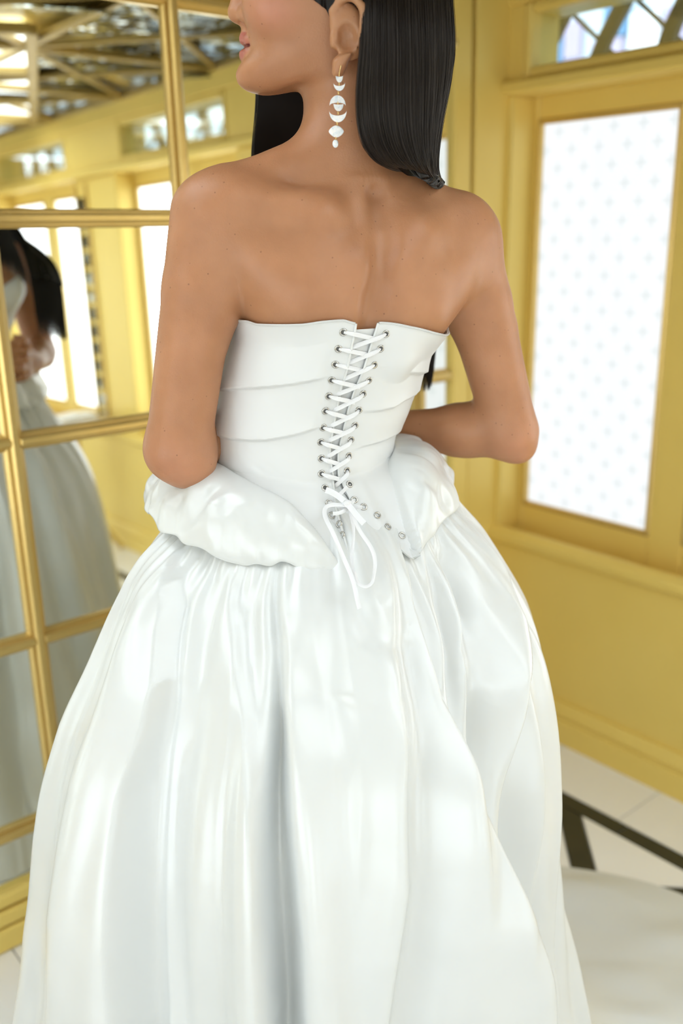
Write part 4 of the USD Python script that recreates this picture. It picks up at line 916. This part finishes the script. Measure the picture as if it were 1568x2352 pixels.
# --- the earring
PT_ = {"lobe":[0.0075,1.115,1.4107],"hook":[0.0071,1.113,1.4134],"noseTip":[-0.12,1.19,1.4787],"sub":[-0.1072,1.19,1.4632]}
EP = A_([[0.0053,1.108,1.3944],[0.0052,1.108,1.3866],[0.003,1.108,1.373],[0.0039,1.107,1.3658],[0.0032,1.106,1.3564],[0.0011,1.106,1.3412],[-0.0001,1.106,1.3286]]); HK = A_(PT_['hook'])
ear = thing('drop_earring', 'long drop earring of pearly crescents on gold wire below her ear', 'earring', tuple(room(EP[0] * [1, 1, 0] + [0, 0, EP[-1][2] - .005 + DZ])), YAW)
eo = EP[0] * [1, 1, 0] + [0, 0, EP[-1][2] - .005]
def el(m): m.vertices = np.asarray(m.vertices) - eo; return m
def disc(r, n=40): return Polygon([(r * math.cos(a), r * math.sin(a)) for a in np.linspace(0, 2 * np.pi, n, endpoint=False)])
def crescent(w, h, up, c):
    """half moon w wide and h tall with a hollow c deep along its straight edge"""
    t = np.linspace(0, np.pi, 30); low = [(w / 2 * math.cos(a), h / 2 - h * math.sin(a)) for a in t]
    hol = [(-w / 2 * .985 * math.cos(a), h / 2 - c * math.sin(a)) for a in t]
    g = Polygon(low + hol).buffer(0)
    return g if up else affinity.scale(g, 1, -1, origin=(0, 0))
leaf = disc(.0115).intersection(affinity.translate(disc(.0115), 0, -.0102)); leaf = affinity.translate(leaf, 0, .0051)
lx = leaf.bounds; leaf = affinity.scale(leaf, .0168 / (lx[2] - lx[0]), .0124 / (lx[3] - lx[1]), origin=(0, 0))
shp = [('crescent', crescent(.0080, .0068, True, .0009)), ('crescent', crescent(.0127, .0080, True, .0030)), ('crescent', crescent(.0178, .0104, False, .0030)), ('crescent', crescent(.0112, .0078, True, .0010)), ('crescent', crescent(.0192, .0116, True, .0048)),
       ('leaf_charm', leaf), ('pearl_drop', affinity.scale(disc(.0033), 1, 1.3))]
for (nm, pg), c, tw in zip(shp, EP, (.1, -.15, .1, .2, -.1, .12, .0)):
    m = trimesh.creation.extrude_polygon(pg.simplify(.00005), .0014, engine='earcut'); v = m.vertices
    if nm != 'crescent': 
        s_ = trimesh.creation.icosphere(4, 1.0); b0 = pg.bounds; q = s_.vertices
        if nm == 'leaf_charm': q = np.c_[q[:, 0] * .0084, q[:, 1] * .0062 * (1 - .35 * q[:, 0] ** 2), q[:, 2] * .0016]
        else: q = np.c_[q[:, 0] * .0033, q[:, 1] * .0043, q[:, 2] * .0018]
        m = trimesh.Trimesh(q + [0, 0, .0007], s_.faces)
        v = m.vertices
    m.vertices = np.c_[v[:, 0] * math.cos(tw) , v[:, 0] * math.sin(tw) - (v[:, 2] - .0007), v[:, 1]] + c
    obj(nm, el(m), 'mother_of_pearl', ear, smooth=40)
links_ = [(EP[i] * .5 + EP[i + 1] * .5) for i in range(6)]
hts = [.0066, .0080, .0104, .0078, .0116, .0124, .0086]
for i in range(6):
    zc_ = (EP[i][2] - hts[i] * (.42 if i != 2 else -.05) + EP[i + 1][2] + hts[i + 1] * (.10 if i not in (1, 4, 5) else .45)) / 2
    a = np.linspace(0, 2 * np.pi, 14, endpoint=False); rr_ = max(.0013, abs(EP[i][2] - EP[i + 1][2]) * .10)
    p = np.c_[np.zeros(14) + .0004 * np.cos(a), rr_ * .8 * np.cos(a), rr_ * 1.5 * np.sin(a)] + [links_[i][0], links_[i][1], zc_]
    obj('link', el(tube(p, .00035, 6, closed=True)), 'gold_wire', ear, smooth=True)
L0 = A_(PT_['lobe']); hook = spline([EP[0] + [0, 0, .003], EP[0] + [.0012, -.001, .010], L0 + [.0008, -.0055, .0015], L0 + [.0004, -.0025, .0062], L0 + [.0, .003, .0055], L0 + [0, .006, -.002]], 30)
obj('hook', el(tube(hook, .00042, 8)), 'gold_wire', ear, smooth=True)
# --- a small gilded table under the far window, seen in the mirror
tb = thing('side_table', 'small round gilded table with a raised rim under the far window', 'table', (1.70, -.66, 0))
a_ = np.linspace(0, 2 * np.pi, 49)
def lathe(prof, n=40):
    a = np.linspace(0, 2 * np.pi, n + 1); p = A_(prof)
    return grid(np.stack([np.stack([p[:, 0] * math.cos(t), p[:, 0] * math.sin(t), p[:, 1]], -1) for t in a]))
obj('table_top', lathe([(0, .600), (.150, .600), (.158, .606), (.160, .622), (.154, .622), (.150, .614), (0, .614)]), 'gold_leaf', tb)
obj('column', lathe([(.0, .10), (.020, .10), (.030, .16), (.018, .24), (.014, .40), (.022, .50), (.016, .55), (.050, .60), (0, .60)]), 'gold_leaf', tb)
for k in range(3):
    t = k * 2.094 + .4; p = [(.0 + .018 * math.cos(t), .018 * math.sin(t), .16), (.09 * math.cos(t), .09 * math.sin(t), .10), (.15 * math.cos(t), .15 * math.sin(t), .012)]
    obj('leg', tube(spline(p, 12), np.linspace(.014, .011, 12), 8), 'gold_leaf', tb)
cl = thing('folded_cloth', 'white folded cloth lying on the small gilded table', 'cloth', (1.70, -.66, .6145))
for k, (w_, z_) in enumerate(((.092, 0), (.086, .019))):
    u_, v_ = np.meshgrid(np.linspace(-1, 1, 26), np.linspace(0, 2 * np.pi, 25), indexing='ij')
    P_ = np.stack([u_ * w_, w_ * .72 * np.sign(np.cos(v_)) * np.abs(np.cos(v_)) ** .5, z_ + .0095 + .009 * np.sign(np.sin(v_)) * np.abs(np.sin(v_)) ** .8 + .002 * np.sin(u_ * 5 + k) * (np.sin(v_) > 0)], -1)
    P_ = np.concatenate([P_[:1] * [1, 0, 0] + [0, 0, z_ + .0095], P_, P_[-1:] * [1, 0, 0] + [0, 0, z_ + .0095]])
    obj('fold', grid(P_), 'cushion_white', cl, smooth=60)
